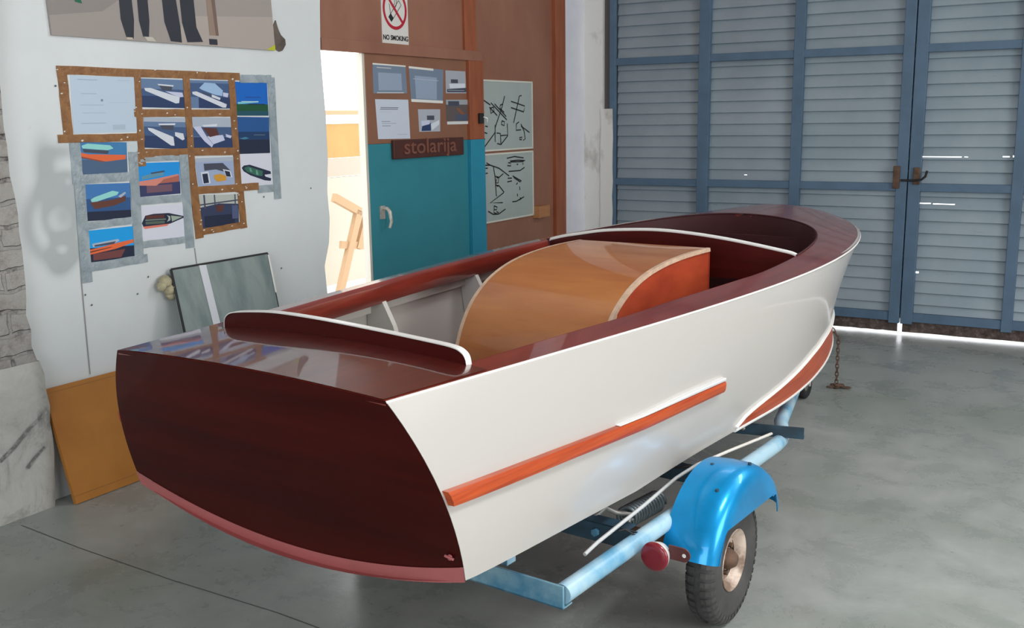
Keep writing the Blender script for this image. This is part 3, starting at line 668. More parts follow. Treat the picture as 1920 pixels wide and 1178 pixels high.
mb.build('cigarette_drawing', INK, so, of, recalc=False)
text_mesh('lettering', 'NO SMOKING', .040, INK, so, (XS+.0006, yc, zb_+.045), (PI/2, 0, PI/2), of, .0003, 1.0)

# whiteboards
XB = XW-.02
def strokes(o_parent, off, lines, w=.009, X=XB+.0125):
    mb = MB()
    for ln in lines:
        P = [onx(x, y, X) for x, y in ln]; rows = []
        for i, p in enumerate(P):
            d = (P[min(i+1, len(P)-1)]-P[max(i-1, 0)]).normalized(); n = Vector((0, -d.z, d.y)); rows.append([p+n*w/2, p-n*w/2])
        mb.grid(rows, smooth=False)
    mb.build('marker_drawing', BLACK, o_parent, off, recalc=False)
def z5(pts): return [(680+x/5.05, 90+y/5.05) for x, y in pts]
def z7(pts): return [(880+x/5.89, 280+y/5.89) for x, y in pts]
def wboard(label, yt, yb, lines):
    a = onx(993, (yt+yb)/2, XB).y; b0 = onx(897, (yt+yb)/2, XB).y
    z1, z0 = yt, yb
    w = thing('whiteboard', label, 'whiteboard', (XB, b0, z0)); off = (XB, b0, z0)
    mb = MB(); mb.box((XB+.002, b0, z0), (XB+.010, a, z1)); mb.build('writing_surface', WBOARD, w, off)
    mb = MB()
    for bx in (((b0-.008, z0-.008), (b0+.004, z1+.008)), ((a-.004, z0-.008), (a+.008, z1+.008)), ((b0, z0-.008), (a, z0+.004)), ((b0, z1-.004), (a, z1+.008))):
        mb.box((XB+.001, bx[0][0], bx[0][1]), (XB+.014, bx[1][0], bx[1][1]))
    mb.build('frame', flat((200, 200, 190)), w, off)
    strokes(w, off, lines)
w1 = [z5(p) for p in ([(1105, 385), (1130, 395)], [(1100, 415), (1130, 425)], [(1140, 490), (1210, 540)], [(1215, 520), (1365, 680)], [(1250, 530), (1360, 650)], [(1200, 560), (1275, 640)], [(1345, 455), (1320, 560), (1300, 620), (1255, 755)], [(1330, 530), (1305, 540), (1300, 570), (1340, 610)],
      [(1210, 570), (1240, 560), (1245, 600), (1215, 620), (1210, 570)], [(1405, 505), (1535, 550), (1525, 605)], [(1405, 565), (1525, 605)], [(1505, 450), (1485, 455), (1430, 710)], [(1480, 700), (1455, 720), (1455, 780), (1500, 775)], [(1500, 720), (1530, 790), (1540, 860), (1520, 875)], [(1500, 740), (1580, 800)], [(1485, 850), (1510, 845), (1505, 870), (1485, 865)],
      [(1320, 690), (1345, 700), (1340, 735), (1315, 725), (1320, 690)], [(1270, 805), (1305, 810), (1310, 910)], [(1275, 905), (1310, 915), (1375, 830)], [(1310, 830), (1375, 825), (1370, 715)], [(1255, 730), (1255, 890)], [(1160, 740), (1185, 745)], [(1150, 800), (1180, 810)], [(1135, 860), (1160, 865)], [(1255, 800), (1150, 945)])]
w2 = [z7(p) for p in ([(140, 180), (235, 175)], [(145, 210), (205, 210)], [(150, 270), (205, 265)], [(190, 150), (230, 175), (330, 210), (440, 295)], [(265, 185), (285, 300), (300, 520)], [(290, 300), (330, 310), (375, 270)], [(300, 310), (325, 320), (320, 370), (295, 375), (300, 330)], [(290, 395), (330, 405), (385, 475)],
      [(305, 410), (330, 400)], [(415, 100), (500, 80), (600, 95)], [(450, 130), (540, 120), (615, 125)], [(455, 140), (600, 135)], [(420, 180), (460, 185), (455, 150), (430, 150)], [(525, 165), (540, 168)], [(590, 150), (595, 170)], [(435, 245), (560, 235), (610, 200)], [(480, 295), (575, 350), (560, 360), (490, 310)], [(425, 320), (470, 318)], [(420, 360), (470, 350)],
      [(535, 370), (520, 390)], [(555, 410), (560, 450)], [(530, 490), (535, 520)], [(475, 580), (520, 575), (605, 525)], [(560, 535), (580, 540), (555, 560)], [(380, 480), (230, 595), (370, 590)], [(210, 685), (265, 720), (325, 715), (400, 660)], [(275, 625), (310, 640), (300, 670), (275, 665), (275, 625)], [(275, 665), (270, 700), (310, 715), (325, 700), (300, 690)])]
zA, zB, zC_, zD = onx(945, 153, XB).z, onx(945, 281, XB).z, onx(945, 287, XB).z, onx(945, 411, XB).z
wboard('upper whiteboard covered with crossed black marker sketches', zA, zB+.004, w1)
wboard('lower whiteboard with a small hexagon sketch near its bottom', zC_-.004, zD, w2)
# wood block
a, b_ = onx(997, 387, XB), onx(1019, 405, XB)
mb = MB(); mb.box((XB-.003, a.y+.012, b_.z), (XB+.06, b_.y, a.z)); tag(mb.build('wood_block', mat('raw_orange_wood', (.50, .22, .09), .6, noise=.15, nscale=9, stretch=(1, 1, 8)), bevel=.002), 'small block of raw orange wood fixed beside the lower whiteboard', 'wood block')

# ------------------------------------------------------------------ yard behind the doorway
XY = -6.6
def yy(px, py): return onx(px, py, XY)
YARD = []
def ybox(name, label, cat, y0, z0, y1, z1, x0, x1, m, bevel=0):
    mb = MB(); mb.box((x0, y0, z0), (x1, y1, z1)); o = mb.build(name, m, bevel=bevel); return tag(o, label, cat)
PALE = mat('pale_yellow_sheet', (.50, .465, .38), .8); OCH = mat('ochre_insulation', (.48, .30, .105), .8, noise=.12, nscale=3); PKB = mat('pinkish_board', (.49, .395, .32), .8); ORW = mat('pale_orange_timber', (.50, .33, .19), .8)
ya, yb = yy(560, 300).y-.9, yy(720, 300).y+.9
zl = [yy(650, v_).z for v_ in (207, 215, 226, 295, 330, 462, 512)]
stck = thing('panel_stack', 'sunlit stack of ochre and pale boards standing in the yard behind the open doorway', 'board stack', (XY, ya, 0))
of = (XY, ya, 0)
for nm, z0, z1, m, dx in (('cap_board', zl[1], zl[0], ORW, .05), ('ochre_board', zl[3], zl[2]-.03, OCH, 0), ('pink_board', zl[4], zl[3]-.005, PKB, .0), ('pale_board', 0.0, zl[4]-.006, PALE, .0), ('white_board', zl[2], zl[1], BEAD, .03)):
    mb = MB(); mb.box((XY-.05, ya, z0), (XY+dx, yb, z1)); mb.build(nm, m, stck, of)
mb = MB(); mb.box((-9, -2, -.12), (-3.98, 12, 0)); struct(mb.build('floor_yard', mat('sunlit_concrete', (.70, .69, .66), .8, noise=.1)))
XT = -6.2
def tp(x, y): return onx(x, y, XT)
tr = thing('timber_trestle', 'pale orange timber trestle frame leaning in the yard behind the doorway', 'trestle', (XT, tp(650, 500).y, 0))
of = (XT, tp(650, 500).y, 0)
def plank(nm, a, b, w, th=.05, ground=False):
    A, B_ = tp(*a), tp(*b)
    if ground: d = (B_-A); B_ = A+d*(A.z/(A.z-B_.z)) if A.z != B_.z else B_
    d = (B_-A).normalized(); n = Vector((0, -d.z, d.y))
    mb = MB(); mb.prism([A+n*w/2, B_+n*w/2, B_-n*w/2, A-n*w/2], (th, 0, 0)); mb.build(nm, ORW, tr, of)
plank('brace', (622, 370), (672, 398), .075)
plank('leg', (668, 395), (642, 510), .075, ground=True)
plank('leg', (684, 402), (668, 466), .06, th=.04)
plank('rail', (636, 459), (692, 461), .07, th=.03)
plank('brace', (684, 404), (712, 425), .05, th=.03)

# ------------------------------------------------------------------ gate
ztopg = 4.4
zb0, zb1 = ony(1700, 627, YG).z+.012, ony(1745, 598, YG).z
zrail2, zrail3 = ony(1500, 347, YG), ony(1500, 101, YG)
# corrugated sheets per leaf with narrow light gaps
xc = ony(1705, 300, YG).x
leafs = [('gate_leaf', 'left leaf of the big blue corrugated metal gate', xs2-.03, xc-.004), ('gate_leaf', 'right leaf of the big blue corrugated metal gate with bright slits', xc+.004, XR)]
PITCH_C = .0868
gaps = []
def gapdef(px0, px1, py, h=.006): a = ony(px0, py, YG+.03); b = ony(px1, py, YG+.03); gaps.append((a.x, b.x, a.z, h))
gapdef(1725, 1803, 294); gapdef(1808, 1815, 294.5, .004); gapdef(1880, 1893, 294, .007); gapdef(1899, 1916, 293.5, .011); gapdef(1714, 1745, 381); gapdef(1749, 1790, 382.5); gapdef(1716, 1722, 511, .012)
gapdef(1395, 1400, 328, .004)
for li, (nm, lb, x0, x1) in enumerate(leafs):
    g = thing(nm, lb, 'gate', (x0, YG, 0)); of = (x0, YG, 0)
    # sheet
    zs = []
    z = zb1
    step = PITCH_C/16
    zs = [zb1+i*step for i in range(int((ztopg-zb1)/step)+1)]
    zset = sorted(set(zs+[gz+s_ for a_, b_, gz, gh in gaps for s_ in (-gh/2, gh/2)]))
    xset = sorted(set([x0, x1]+[x0+(x1-x0)*i/12 for i in range(1, 12)]+[v_ for a_, b_, gz, gh in gaps for v_ in (a_, b_) if x0 < v_ < x1]))
    mb = MB(); idx = {}
    vs = []
    for i, zz_ in enumerate(zset):
        ph = ((zz_-zb1)/PITCH_C) % 1.0
        # overlapping louvre-like ridge: slow rise, quick drop
        # clapboard-like rib: stands out at its lower edge, steps back under it
        yo = .024*max(0, 1-ph)**.75 if ph > .06 else .024*ph/.06
        for x in xset: vs.append((x, YG+.052-yo, zz_))
    nx = len(xset); fs = []
    for i in range(len(zset)-1):
        zm = (zset[i]+zset[i+1])/2
        for j in range(nx-1):
            xm = (xset[j]+xset[j+1])/2
            if any(a_ < xm < b_ and abs(zm-gz) < gh/2 for a_, b_, gz, gh in gaps): continue
            fs.append((i*nx+j, i*nx+j+1, (i+1)*nx+j+1, (i+1)*nx+j))
    mb.add(vs, fs, 0, False)
    mb.build('corrugated_sheet', SHEET, g, of, recalc=False)
    posts = []
    if li == 0: posts = [(x0, x0+.05), tuple(ony(x, 200, YG).x for x in (1310, 1330)), tuple(ony(x, 200, YG).x for x in (1486, 1505)), (xc-.004-.075, xc-.004)]
    else:
        w5 = ony(1912, 300, YG).x
        posts = [(xc+.004, xc+.085), (w5-.035, w5+.035), (w5+.72, w5+.79), (w5+1.5, w5+1.57), (w5+2.3, w5+2.37), (w5+3.1, w5+3.17), (w5+3.9, w5+3.97), (XR-.07, XR)]
    for a_, b_ in posts:
        mb = MB(); mb.box((a_, YG-.02, zb1-.05), (b_, YG+.03, ztopg)); mb.build('post', GFRAME, g, of, bevel=.003)
    for zc_ in (zrail2.z, zrail3.z, zrail3.z+.98, ztopg-.03):
        mb = MB(); mb.box((x0+.002, YG-.012, zc_-.028), (x1-.002, YG+.026, zc_+.028)); mb.build('rail', GFRAME, g, of, bevel=.003)
    mb = MB(); mb.box((x0+.002, YG-.008, zb1-.035), (x1-.002, YG+.026, zb1+.03)); mb.build('bottom_rail', GFRAME, g, of, bevel=.003)
    mb = MB()
    P = []
    n = 60
    for i in range(n+1):
        x = x0+(x1-x0)*i/n
        cut = .0
        
        if abs(x-xc) < .02: x = xc+(.016 if li else -.016)
        P.append([(x, YG+.012+random.uniform(-.002, .002), zb0+random.uniform(0, .004)), (x, YG+.008+random.uniform(-.003, .003), (zb0+zb1)/2), (x, YG+.018, zb1)])
    mb.grid(P, smooth=False); mb.build('skirt', GRAVEL, g, of, recalc=False)
    if li == 0:
        mb = MB(); mb.box((xc-.03, YG+.031, zb1-.02), (xc+.0036, YG+.036, ztopg)); mb.build('gap_block_strip', GFRAME, g, of)  # unseen strip added behind the leaves to block light through the centre gap
        pz = ony(1686, 330, YG-.03)
        mb = MB(); mb.box((pz.x-.04, YG-.045, pz.z-.09), (pz.x+.005, YG-.02, pz.z+.07)); mb.build('latch_plate', RUST, g, of, bevel=.004)
    else:
        pz = ony(1715, 333, YG-.03)
        mb = MB(); mb.box((pz.x-.01, YG-.04, pz.z-.05), (pz.x+.035, YG-.02, pz.z+.07)); mb.build('latch_plate', RUST, g, of, bevel=.004)
        mb = MB(); mb.tube([(pz.x-.09, YG-.05, pz.z-.02), (pz.x, YG-.055, pz.z-.02), (pz.x+.05, YG-.06, pz.z-.012), (pz.x+.075, YG-.062, pz.z+.01), (pz.x+.085, YG-.062, pz.z+.05)], .008, 8); mb.build('bolt_handle', RUBBER, g, of)
# bright opening below the centre of the gate: two drop-bolt stubs
for x_ in (xc-.06, xc+.06):
    pass
mb = MB(); mb.box((-4.5, YG+.06, -.12), (9, 16, -.0005)); struct(mb.build('floor_outside', mat('sunlit_ground', (.72, .70, .68), .9)))

# ------------------------------------------------------------------ leaning things by the left wall
def leaning(quad_top, z_top, x_top, x_bot, th, m, edge_m):
    pass
# ochre board
xt_, xb_ = XW+.03, -3.715
t0, t1 = onx(82, 729, xt_), onx(222, 697, xt_)
b0 = onz(135, 945, 0); b1 = onz(262, 905, 0)
ztb = (t0.z+t1.z)/2
# straighten: rectangle leaning, skewed slightly as in the photo
TL_ = Vector((xt_, t0.y, ztb)); TR_ = Vector((xt_, t0.y+.62, ztb)); BL_ = Vector((xb_, b0.y, 0.003)); BR_ = Vector((xb_, b0.y+.62, 0.003))
nrm = (TL_-BL_).cross(TR_-TL_).normalized()
if nrm.x > 0: nrm = -nrm
mb = MB(); mb.prism([TL_, TR_, BR_, BL_], nrm*.018, 0)
yb_o = mb.build('plywood_board', YBOARD, None, bevel=.001)
tag(yb_o, 'ochre plywood board leaning on the white wall behind the transom', 'board')
for s_ in (.035, .93):
    mb = MB()
    A = TL_.lerp(BL_, s_); B_ = TR_.lerp(BR_, s_); n_ = -nrm*.0008
    d = (BL_-TL_).normalized()*.0025; mb.add([A+n_, B_+n_, B_+n_+d, A+n_+d], [(0, 1, 2, 3)])
    mb.build('pencil_line', YEDGE, yb_o, recalc=False)
# cloudy glass sheet
xt_, xb_ = XW+.035, XW+.33
t0, t1 = onx(320, 503, xt_), onx(502, 477, xt_)
zt_ = (t0.z+t1.z)/2
def lean_pt(px, py):   # point on the leaning plane
    n = Vector((zt_, 0, xt_-xb_)).normalized()  # plane through (xb,.,0),(xt,.,zt)
    n = Vector((zt_, 0, -(xt_-xb_)))
    d = ray(px, py); o = Vector((0, 0, H)); p0 = Vector((xb_, 0, 0))
    return o+d*((p0-o).dot(n)/d.dot(n))
L0, L1_ = lean_pt(343, 621), lean_pt(520, 575)
k0 = (L0.y-t0.y)/(zt_-L0.z); k1 = (L1_.y-t1.y)/(zt_-L1_.z)
G = [Vector((xt_, t0.y, zt_)), Vector((xt_, t1.y, zt_)), Vector((xb_, t1.y+k1*zt_*.8, .003)), Vector((xb_, t0.y+k0*zt_*.8, .003))]
nrm = (G[0]-G[3]).cross(G[1]-G[0]).normalized()
if nrm.x > 0: nrm = -nrm
gl = thing('glass_sheet', 'cloudy grey-green glass sheet with a painted white reflection leaning on the white wall', 'glass sheet', G[3])
mb = MB(); mb.prism(G, nrm*.012); mb.build('pane', FILM, gl, G[3])
mb = MB()
def onG(s, t, o=.001): return bil(G, s, t)-nrm*o
def edge(s0_, t0_, s1_, t1_, w, o=.001):
    a, b = onG(s0_, t0_, o), onG(s1_, t1_, o); d = (b-a).normalized(); n = nrm.cross(d); mb.add([a+n*w/2, b+n*w/2, b-n*w/2, a-n*w/2], [(0, 1, 2, 3)])
edge(0, .0, 1, .0, .010); edge(.0, 0, .0, 1, .016); edge(1, 0, 1, .95, .006)
mb.build('dark_edge', RUBBER, gl, G[3], recalc=False)
mb = MB(); edge(.30, 0.005, .36, 1, .045, .0016); mb.build('reflection_stripe', flat((205, 208, 215)), gl, G[3], recalc=False)  # reflection on the glass, painted as a white band
mb = MB(); edge(1.0, .01, 1.0, .22, .012, .003); mb.build('corner_clip', BEAD, gl, G[3], recalc=False)
# foam lump
fp = onx(309, 540, XW+.03)
mb = MB()
for k, (dy, dz, r) in enumerate(((0, .03, .032), (.02, -.01, .030), (.03, -.04, .024), (-.02, .01, .024))):
    P = []
    for i in range(9):
        th_ = PI*i/8; P.append([(XW+.035+r*math.sin(th_)*math.cos(2*PI*j/12)*random.uniform(.8, 1.15), fp.y+dy+r*math.sin(th_)*math.sin(2*PI*j/12)*random.uniform(.8, 1.2), fp.z+dz+r*math.cos(th_)) for j in range(12)])
    mb.grid(P, closed_v=True, smooth=True)
tag(mb.build('foam_lump', SPONGE), 'yellowed lump of crumbling foam behind the corner of the glass sheet', 'foam')

# ------------------------------------------------------------------ boat
BX, BY, PSI, BL = -1.81, 1.7196, 0.0663, 4.0511
Z0, Z1c, Z2c = 0.9977, 0.0133, 0.0602
ZK = .455
def bezier(c, t):
    n = len(c)-1; return sum(math.comb(n, i)*t**i*(1-t)**(n-i)*c[i] for i in range(n+1))
SU = [0, .4698*BL, .7857*BL, BL, BL]; SB = [.48, .7074, 1.0962, .1378, 0]
def arcres(pts, n):
    d = [0]
    for a, b in zip(pts[:-1], pts[1:]): d.append(d[-1]+math.dist(a, b))
    out = []; k = 0
    for i in range(n+1):
        s = d[-1]*i/n
        while k < len(d)-2 and d[k+1] < s: k += 1
        t = (s-d[k])/max(1e-9, d[k+1]-d[k]); out.append(tuple(pts[k][j]+(pts[k+1][j]-pts[k][j])*t for j in range(len(pts[0]))))
    return out
NS = 90
sheer = arcres([(bezier(SU, i/400), bezier(SB, i/400)) for i in range(401)], NS)     # (u, b)
def zsheer(u): k = u/BL; return Z0+Z1c*k+Z2c*k*k
def catmull(P, m=16):
    out = []
    Q = [P[0]]+P+[P[-1]]
    for i in range(1, len(Q)-2):
        for k in range(m):
            t = k/m; out.append(tuple(.5*((2*Q[i][j])+(-Q[i-1][j]+Q[i+1][j])*t+(2*Q[i-1][j]-5*Q[i][j]+4*Q[i+1][j]-Q[i+2][j])*t*t+(-Q[i-1][j]+3*Q[i][j]-3*Q[i+1][j]+Q[i+2][j])*t**3) for j in range(len(P[0]))))
    out.append(P[-1]); return out
CH = [(.117, .597), (.55, .590), (.95, .590), (1.35, .596), (1.7, .612), (2.0, .628), (2.25, .626), (2.55, .602), (2.91, .545), (3.3, .447), (3.62, .32), (3.83, .19), (3.94, .08), (3.965, 0)]
chine = arcres(catmull(CH), NS)
def zchine(u):
    if u < 1.0: return .561-.061*min(1, (u-.117)/.85)**.8 if u > .117 else .561
    return .50
BH = dict()
_sh = [(bezier(SU, i/800), bezier(SB, i/800)) for i in range(801)]
def halfbeam(u):
    if u <= 0: return .48
    if u >= BL: return 1e-4
    lo, hi = 0, 800
    while hi-lo > 1:
        m_ = (lo+hi)//2
        if _sh[m_][0] < u: lo = m_
        else: hi = m_
    a, b = _sh[lo], _sh[hi]; t = (u-a[0])/max(1e-9, b[0]-a[0]); return a[1]+(b[1]-a[1])*t
def crown(u): return .014+.046*min(1, max(0, u)/1.3)
def zdeck(u, v):
    b = max(halfbeam(u), 1e-3); r = min(1, abs(v)/b); 
    return zsheer(u)+crown(u)*(1-r*r)*min(1, b/.35)
def side(i, s, sgn=1, out=0.0):
    """point on the topside: i station index 0..NS, s 0 sheer .. 1 chine"""
    f_ = i; i0 = int(min(NS-1, math.floor(f_))); t = f_-i0
    a = [sheer[i0][j]+(sheer[i0+1][j]-sheer[i0][j])*t for j in (0, 1)]; c = [chine[i0][j]+(chine[i0+1][j]-chine[i0][j])*t for j in (0, 1)]
    za, zc_ = zsheer(a[0]), zchine(c[0])
    w = i/NS
    sw_ = min(1, max(0, (w-.45)/.35)); sw_ = sw_*sw_*(3-2*sw_)
    bul = (.046*(1-w)**1.1-.050*sw_)*4*s*(1-s)*(1.0+.2*(0.5-s)*(1-sw_))
    u = a[0]+(c[0]-a[0])*s; v = a[1]+(c[1]-a[1])*s; z = za+(zc_-za)*s
    # outward normal in plan
    i1, i2 = max(0, i0-1), min(NS, i0+1)
    tu, tv = sheer[i2][0]-sheer[i1][0], sheer[i2][1]-sheer[i1][1]; l = math.hypot(tu, tv) or 1
    nu, nv = -tv/l*-1, tu/l
    nu, nv = (-tv/l, tu/l)
    v2 = v+nv*(bul+out); u2 = u+nu*(bul+out)*min(1, w/.35)
    if v2 < 0: v2 = 0
    return Vector((sgn*v2, u2, z))
boat = thing('motorboat', 'cream and mahogany open wooden motorboat resting on the blue trailer', 'boat', (BX, BY, ZK), -PSI)
bo = (0, 0, ZK)
SS = [0, .06, .12, .2, .3, .4, .5, .6, .7, .8, .88, .94, 1]
mb = MB(); P = []
for i in range(NS+1): P.append([side(i, s, 1) for s in SS])
for i in range(NS-1, -1, -1): P.append([side(i, s, -1) for s in SS])
mb.grid(P, smooth=True)
ho = mb.build('hull_side', HULL, boat, bo, recalc=False)
so_ = ho.modifiers.new('solid', 'SOLIDIFY'); so_.thickness = .012; so_.offset = -1
# orient outward
def orient(o, test):
    me = o.data; p = me.polygons[len(me.polygons)//4]
    if p.normal.dot(test(p.center)) < 0: me.flip_normals()
orient(ho, lambda c: Vector((c.x, 0, 0)))
so_.offset = -1; crisp(ho)
# bottom
mb = MB(); P = []
for i in range(NS+1):
    row = []
    u, b = chine[i]; zc_ = zchine(u)
    for k in range(17):
        r = -1+2*k/16; row.append(Vector((r*b, u, zc_-(.05+.045*max(0, 1-u/.9))*(1-r*r)*min(1, b/.4))))
    P.append(row)
mb.grid(P, smooth=True); mb.build('hull_bottom', PINK, boat, bo)
# transom
kr = .117/.434
def tr_u(z): return (Z0-z)*kr
edge_s = [side(0, s/24) for s in range(25)]
rows = []
zb_l = []
def botz(v, mah=True):
    r = min(1, abs(v)/.597); base = .561-.095*(1-r*r)
    return base+(.038 if mah else 0)
# mahogany transom: columns over r in [-1,1], rows top->bottom
def halfw(z):
    for a, b in zip(edge_s[:-1], edge_s[1:]):
        if b.z <= z <= a.z: t = (a.z-z)/max(1e-9, a.z-b.z); return a.x+(b.x-a.x)*t
    return edge_s[0].x if z > edge_s[0].z else edge_s[-1].x
P = []; Pp = []
K = 40
for k in range(K+1):
    r = -1+2*k/K; row = []
    for j in range(17):
        s = j/16
        # map
        vb = r*.5965; zbm = botz(vb)
        vt = r*.48; ztm = zdeck(0, vt) if abs(r) < 1 else Z0
        z = ztm+(zbm-ztm)*s
        zz_side = Z0+(botz(.597)-Z0)*s
        v_ = r*halfw(zz_side)
        row.append(Vector((v_, tr_u(z)-.002, z)))
    P.append(row)
    vb = r*halfw(botz(.597)); z1_ = botz(r*.5965); z2_ = botz(r*.5965, False)-.004
    Pp.append([Vector((vb, tr_u(z1_)-.004, z1_)), Vector((r*.597, tr_u(z2_)-.004, z2_))])
mb = MB(); mb.grid(P, smooth=False); 
mb.build('transom', WOODTR, boat, bo)
mb = MB(); mb.grid(Pp, smooth=False); mb.build('bottom_paint_band', PINK, boat, bo)
mb = MB(); mb.tube([(.558, tr_u(.625)-.008, .6215), (.582, tr_u(.625)-.008, .618)], .0032, 10); mb.lathe([(0, .007), (-.003, .007), (-.003, .0001)], 'y', (.570, tr_u(.62)-.005, .619), 14); mb.build('pink_spot', PINK, boat, bo)  # small raised pink spot at the lower corner of the transom

# deck with cockpit opening
OPN = catmull([(.33, .445), (.7, .487), (1.0, .525), (1.35, .555), (1.7, .585), (1.95, .600), (2.35, .585), (2.65, .545), (2.85, .497), (3.0, .435), (3.12, .345), (3.20, .22), (3.235, .09), (3.24, 0)])
U0, U1 = .33, 3.24
def inner(u):
    for a, b in zip(OPN[:-1], OPN[1:]):
        if a[0] <= u <= b[0]: t = (u-a[0])/max(1e-9, b[0]-a[0]); return a[1]+(b[1]-a[1])*t
    return 0.0
us = [U0*i/5 for i in range(5)]
mb = MB()
def span(u_list, va, vb, n=10):
    P = []
    for u in u_list: P.append([Vector((va(u)+(vb(u)-va(u))*k/n, u, zdeck(u, va(u)+(vb(u)-va(u))*k/n)+.0005)) for k in range(n+1)])
    mb.grid(P, smooth=True)
span([U0*i/6 for i in range(7)], lambda u: -halfbeam(u), lambda u: halfbeam(u), 24)
ul = [U0+(U1-U0)*math.sin(PI/2*i/70) for i in range(71)]
span(ul, inner, halfbeam, 8); span(ul, lambda u: -halfbeam(u), lambda u: -inner(u), 8)
ul = [U1+(BL-U1)*math.sin(PI/2*i/40) for i in range(41)]
span(ul, lambda u: -halfbeam(u), halfbeam, 24)
dk_ = mb.build('deck', WOODLIT, boat, bo, doubles=.0005)
sd = dk_.modifiers.new('solid', 'SOLIDIFY'); sd.thickness = .012; sd.offset = -1; crisp(dk_)
# aft deck overlay: same mahogany, its shade put into a darker colour
mb = MB()
P = []
for i in range(9):
    u = U0*i/8+.0; P.append([Vector((halfbeam(u)*(-.985+1.97*k/24), u+.001, zdeck(u, halfbeam(u)*(-.985+1.97*k/24))+.0022)) for k in range(25)])
mb.grid(P, smooth=True)
mb.build('aft_deck_shade_panel', WOODSHADE, boat, bo)
# inner carlin (apron below the deck edge)
def apron(name, ulist, depth, m, lean=.0):
    mb = MB()
    for sg in (1, -1):
        P = []
        for u in ulist:
            v = inner(u); z = zdeck(u, v)
            P.append([Vector((sg*v, u, z+.001)), Vector((sg*(v-.006), u, z-.012)), Vector((sg*(v-.004), u, z-depth*.6)), Vector((sg*(v+.018), u, z-depth))])
        mb.grid(P, smooth=True)
    return mb.build(name, m, boat, bo)
ulA = [U0+(2.33-U0)*i/40 for i in range(41)]
ulB = [2.33+(U1-2.33)*math.sin(PI/2*i/50) for i in range(51)]
apron('carlin', ulA, .085, WOODLIT)
apron('foredeck_lining', ulB, .30, DARKIN)
# sheer bead
path = [side(i, 0, 1)+Vector((0, 0, -.004)) for i in range(NS+1)]+[side(i, 0, -1)+Vector((0, 0, -.004)) for i in range(NS-1, -1, -1)]
mb = MB(); mb.tube(path, .0033, 8); mb.build('sheer_bead', BEAD, boat, bo)
path = [Vector((inner(u), u, zdeck(u, inner(u))+.002)) for u in ulB]+[Vector((-inner(u), u, zdeck(u, inner(u))+.002)) for u in reversed(ulB)]
mb = MB(); mb.tube(path, .004, 8); mb.build('cockpit_edge_bead', DARKIN, boat, bo)

# rub strakes
def istation(u, s):
    lo, hi = 0.0, float(NS)
    for _ in range(40):
        m_ = (lo+hi)/2
        if side(m_, s).y < u: lo = m_
        else: hi = m_
    return lo
def band(name, sgn, ulist, sfun0, sfun1, out, m, parent=boat, side_n=4):
    mb = MB(); P = []
    for u in ulist:
        s0_, s1_ = sfun0(u), sfun1(u); i = istation(u, (s0_+s1_)/2)
        row = [side(i, s0_, sgn, -.002)]
        for k in range(side_n+1):
            s = s0_+(s1_-s0_)*k/side_n; bulge = out*(1 if 0 < k < side_n else .85); row.append(side(i, s, sgn, bulge))
        row.append(side(i, s1_, sgn, -.002)); P.append(row)
    mb.grid(P, smooth=False)
    n = len(P[0])
    mb.add(P[0], [tuple(range(n))]); mb.add(P[-1], [tuple(reversed(range(n)))])
    return mb.build(name, m, parent, bo)
UL = [.066+(1.43-.066)*i/40 for i in range(41)]
def st0(u): return .470+(.520-.470)*(u-.066)/1.36
def st1(u): return .548+(.590-.548)*(u-.066)/1.36
for sg in (1, -1):
    r_ = band('rub_strake', sg, UL, st0, st1, .020, STRAKE)
    c_ = band('metal_strip', sg, [u for u in UL if u > .78], lambda u: st0(u)-.005-.022*min(1, (u-.78)/.4), lambda u: st0(u)-.002, .016, CHROME, r_)
    c_.matrix_parent_inverse = Matrix.Identity(4)
UL2 = [1.66+(3.90-1.66)*(1-(1-i/70)**1.6) for i in range(71)]
def lerp_tab(tab, x):
    if x <= tab[0][0]: return tab[0][1]
    for a, b in zip(tab[:-1], tab[1:]):
        if x <= b[0]: return a[1]+(b[1]-a[1])*(x-a[0])/(b[0]-a[0])
    return tab[-1][1]
BT_ = [(1.66, .975), (1.72, .91), (1.85, .865), (2.0, .825), (2.15, .785), (2.35, .735), (2.6, .70), (3.0, .71), (3.5, .75), (3.9, .76)]
for sg in (1, -1):
    band('bow_strake', sg, UL2, lambda u: lerp_tab(BT_, u), lambda u: .975, .008, STRAKE)
    band('bow_bead', sg, UL2, lambda u: lerp_tab(BT_, u)-.016, lambda u: lerp_tab(BT_, u)-.002, .012, BEAD)
    band('chine_bead', sg, UL2, lambda u: .975, lambda u: 1.0, .010, BEAD)

# aft coaming: arched board standing across the back of the cockpit
CO = [(-.432, .985), (-.43, 1.025), (-.415, 1.045), (-.385, 1.056), (-.30, 1.066), (-.2, 1.072), (-.04, 1.070), (.15, 1.062), (.33, 1.052), (.41, 1.046), (.44, 1.037), (.455, 1.020), (.46, .985)]
CO = catmull(CO, 6)
mb = MB()
fr = [Vector((v, U0-.006, z)) for v, z in CO]; bk = [Vector((v, U0+.010, z)) for v, z in CO]
lowf = [Vector((v, U0-.006, zdeck(U0, v)-.06)) for v, z in CO]; lowb = [Vector((v, U0+.010, zdeck(U0, v)-.06)) for v, z in CO]
mb.grid([lowf, fr], smooth=False); mb.grid([bk, lowb], smooth=False); mb.grid([fr, bk], smooth=False)
cm = mb.build('aft_coaming', WOODTR, boat, bo)
mb = MB(); mb.grid([[p+Vector((0, -.003, .0)) for p in fr], [p+Vector((0, -.003, .003)) for p in fr], [p+Vector((0, .003, .003)) for p in bk], [p+Vector((0, .003, 0)) for p in bk]], smooth=False); mb.build('coaming_cap', BEAD, cm, (0, 0, 0) if False else bo)
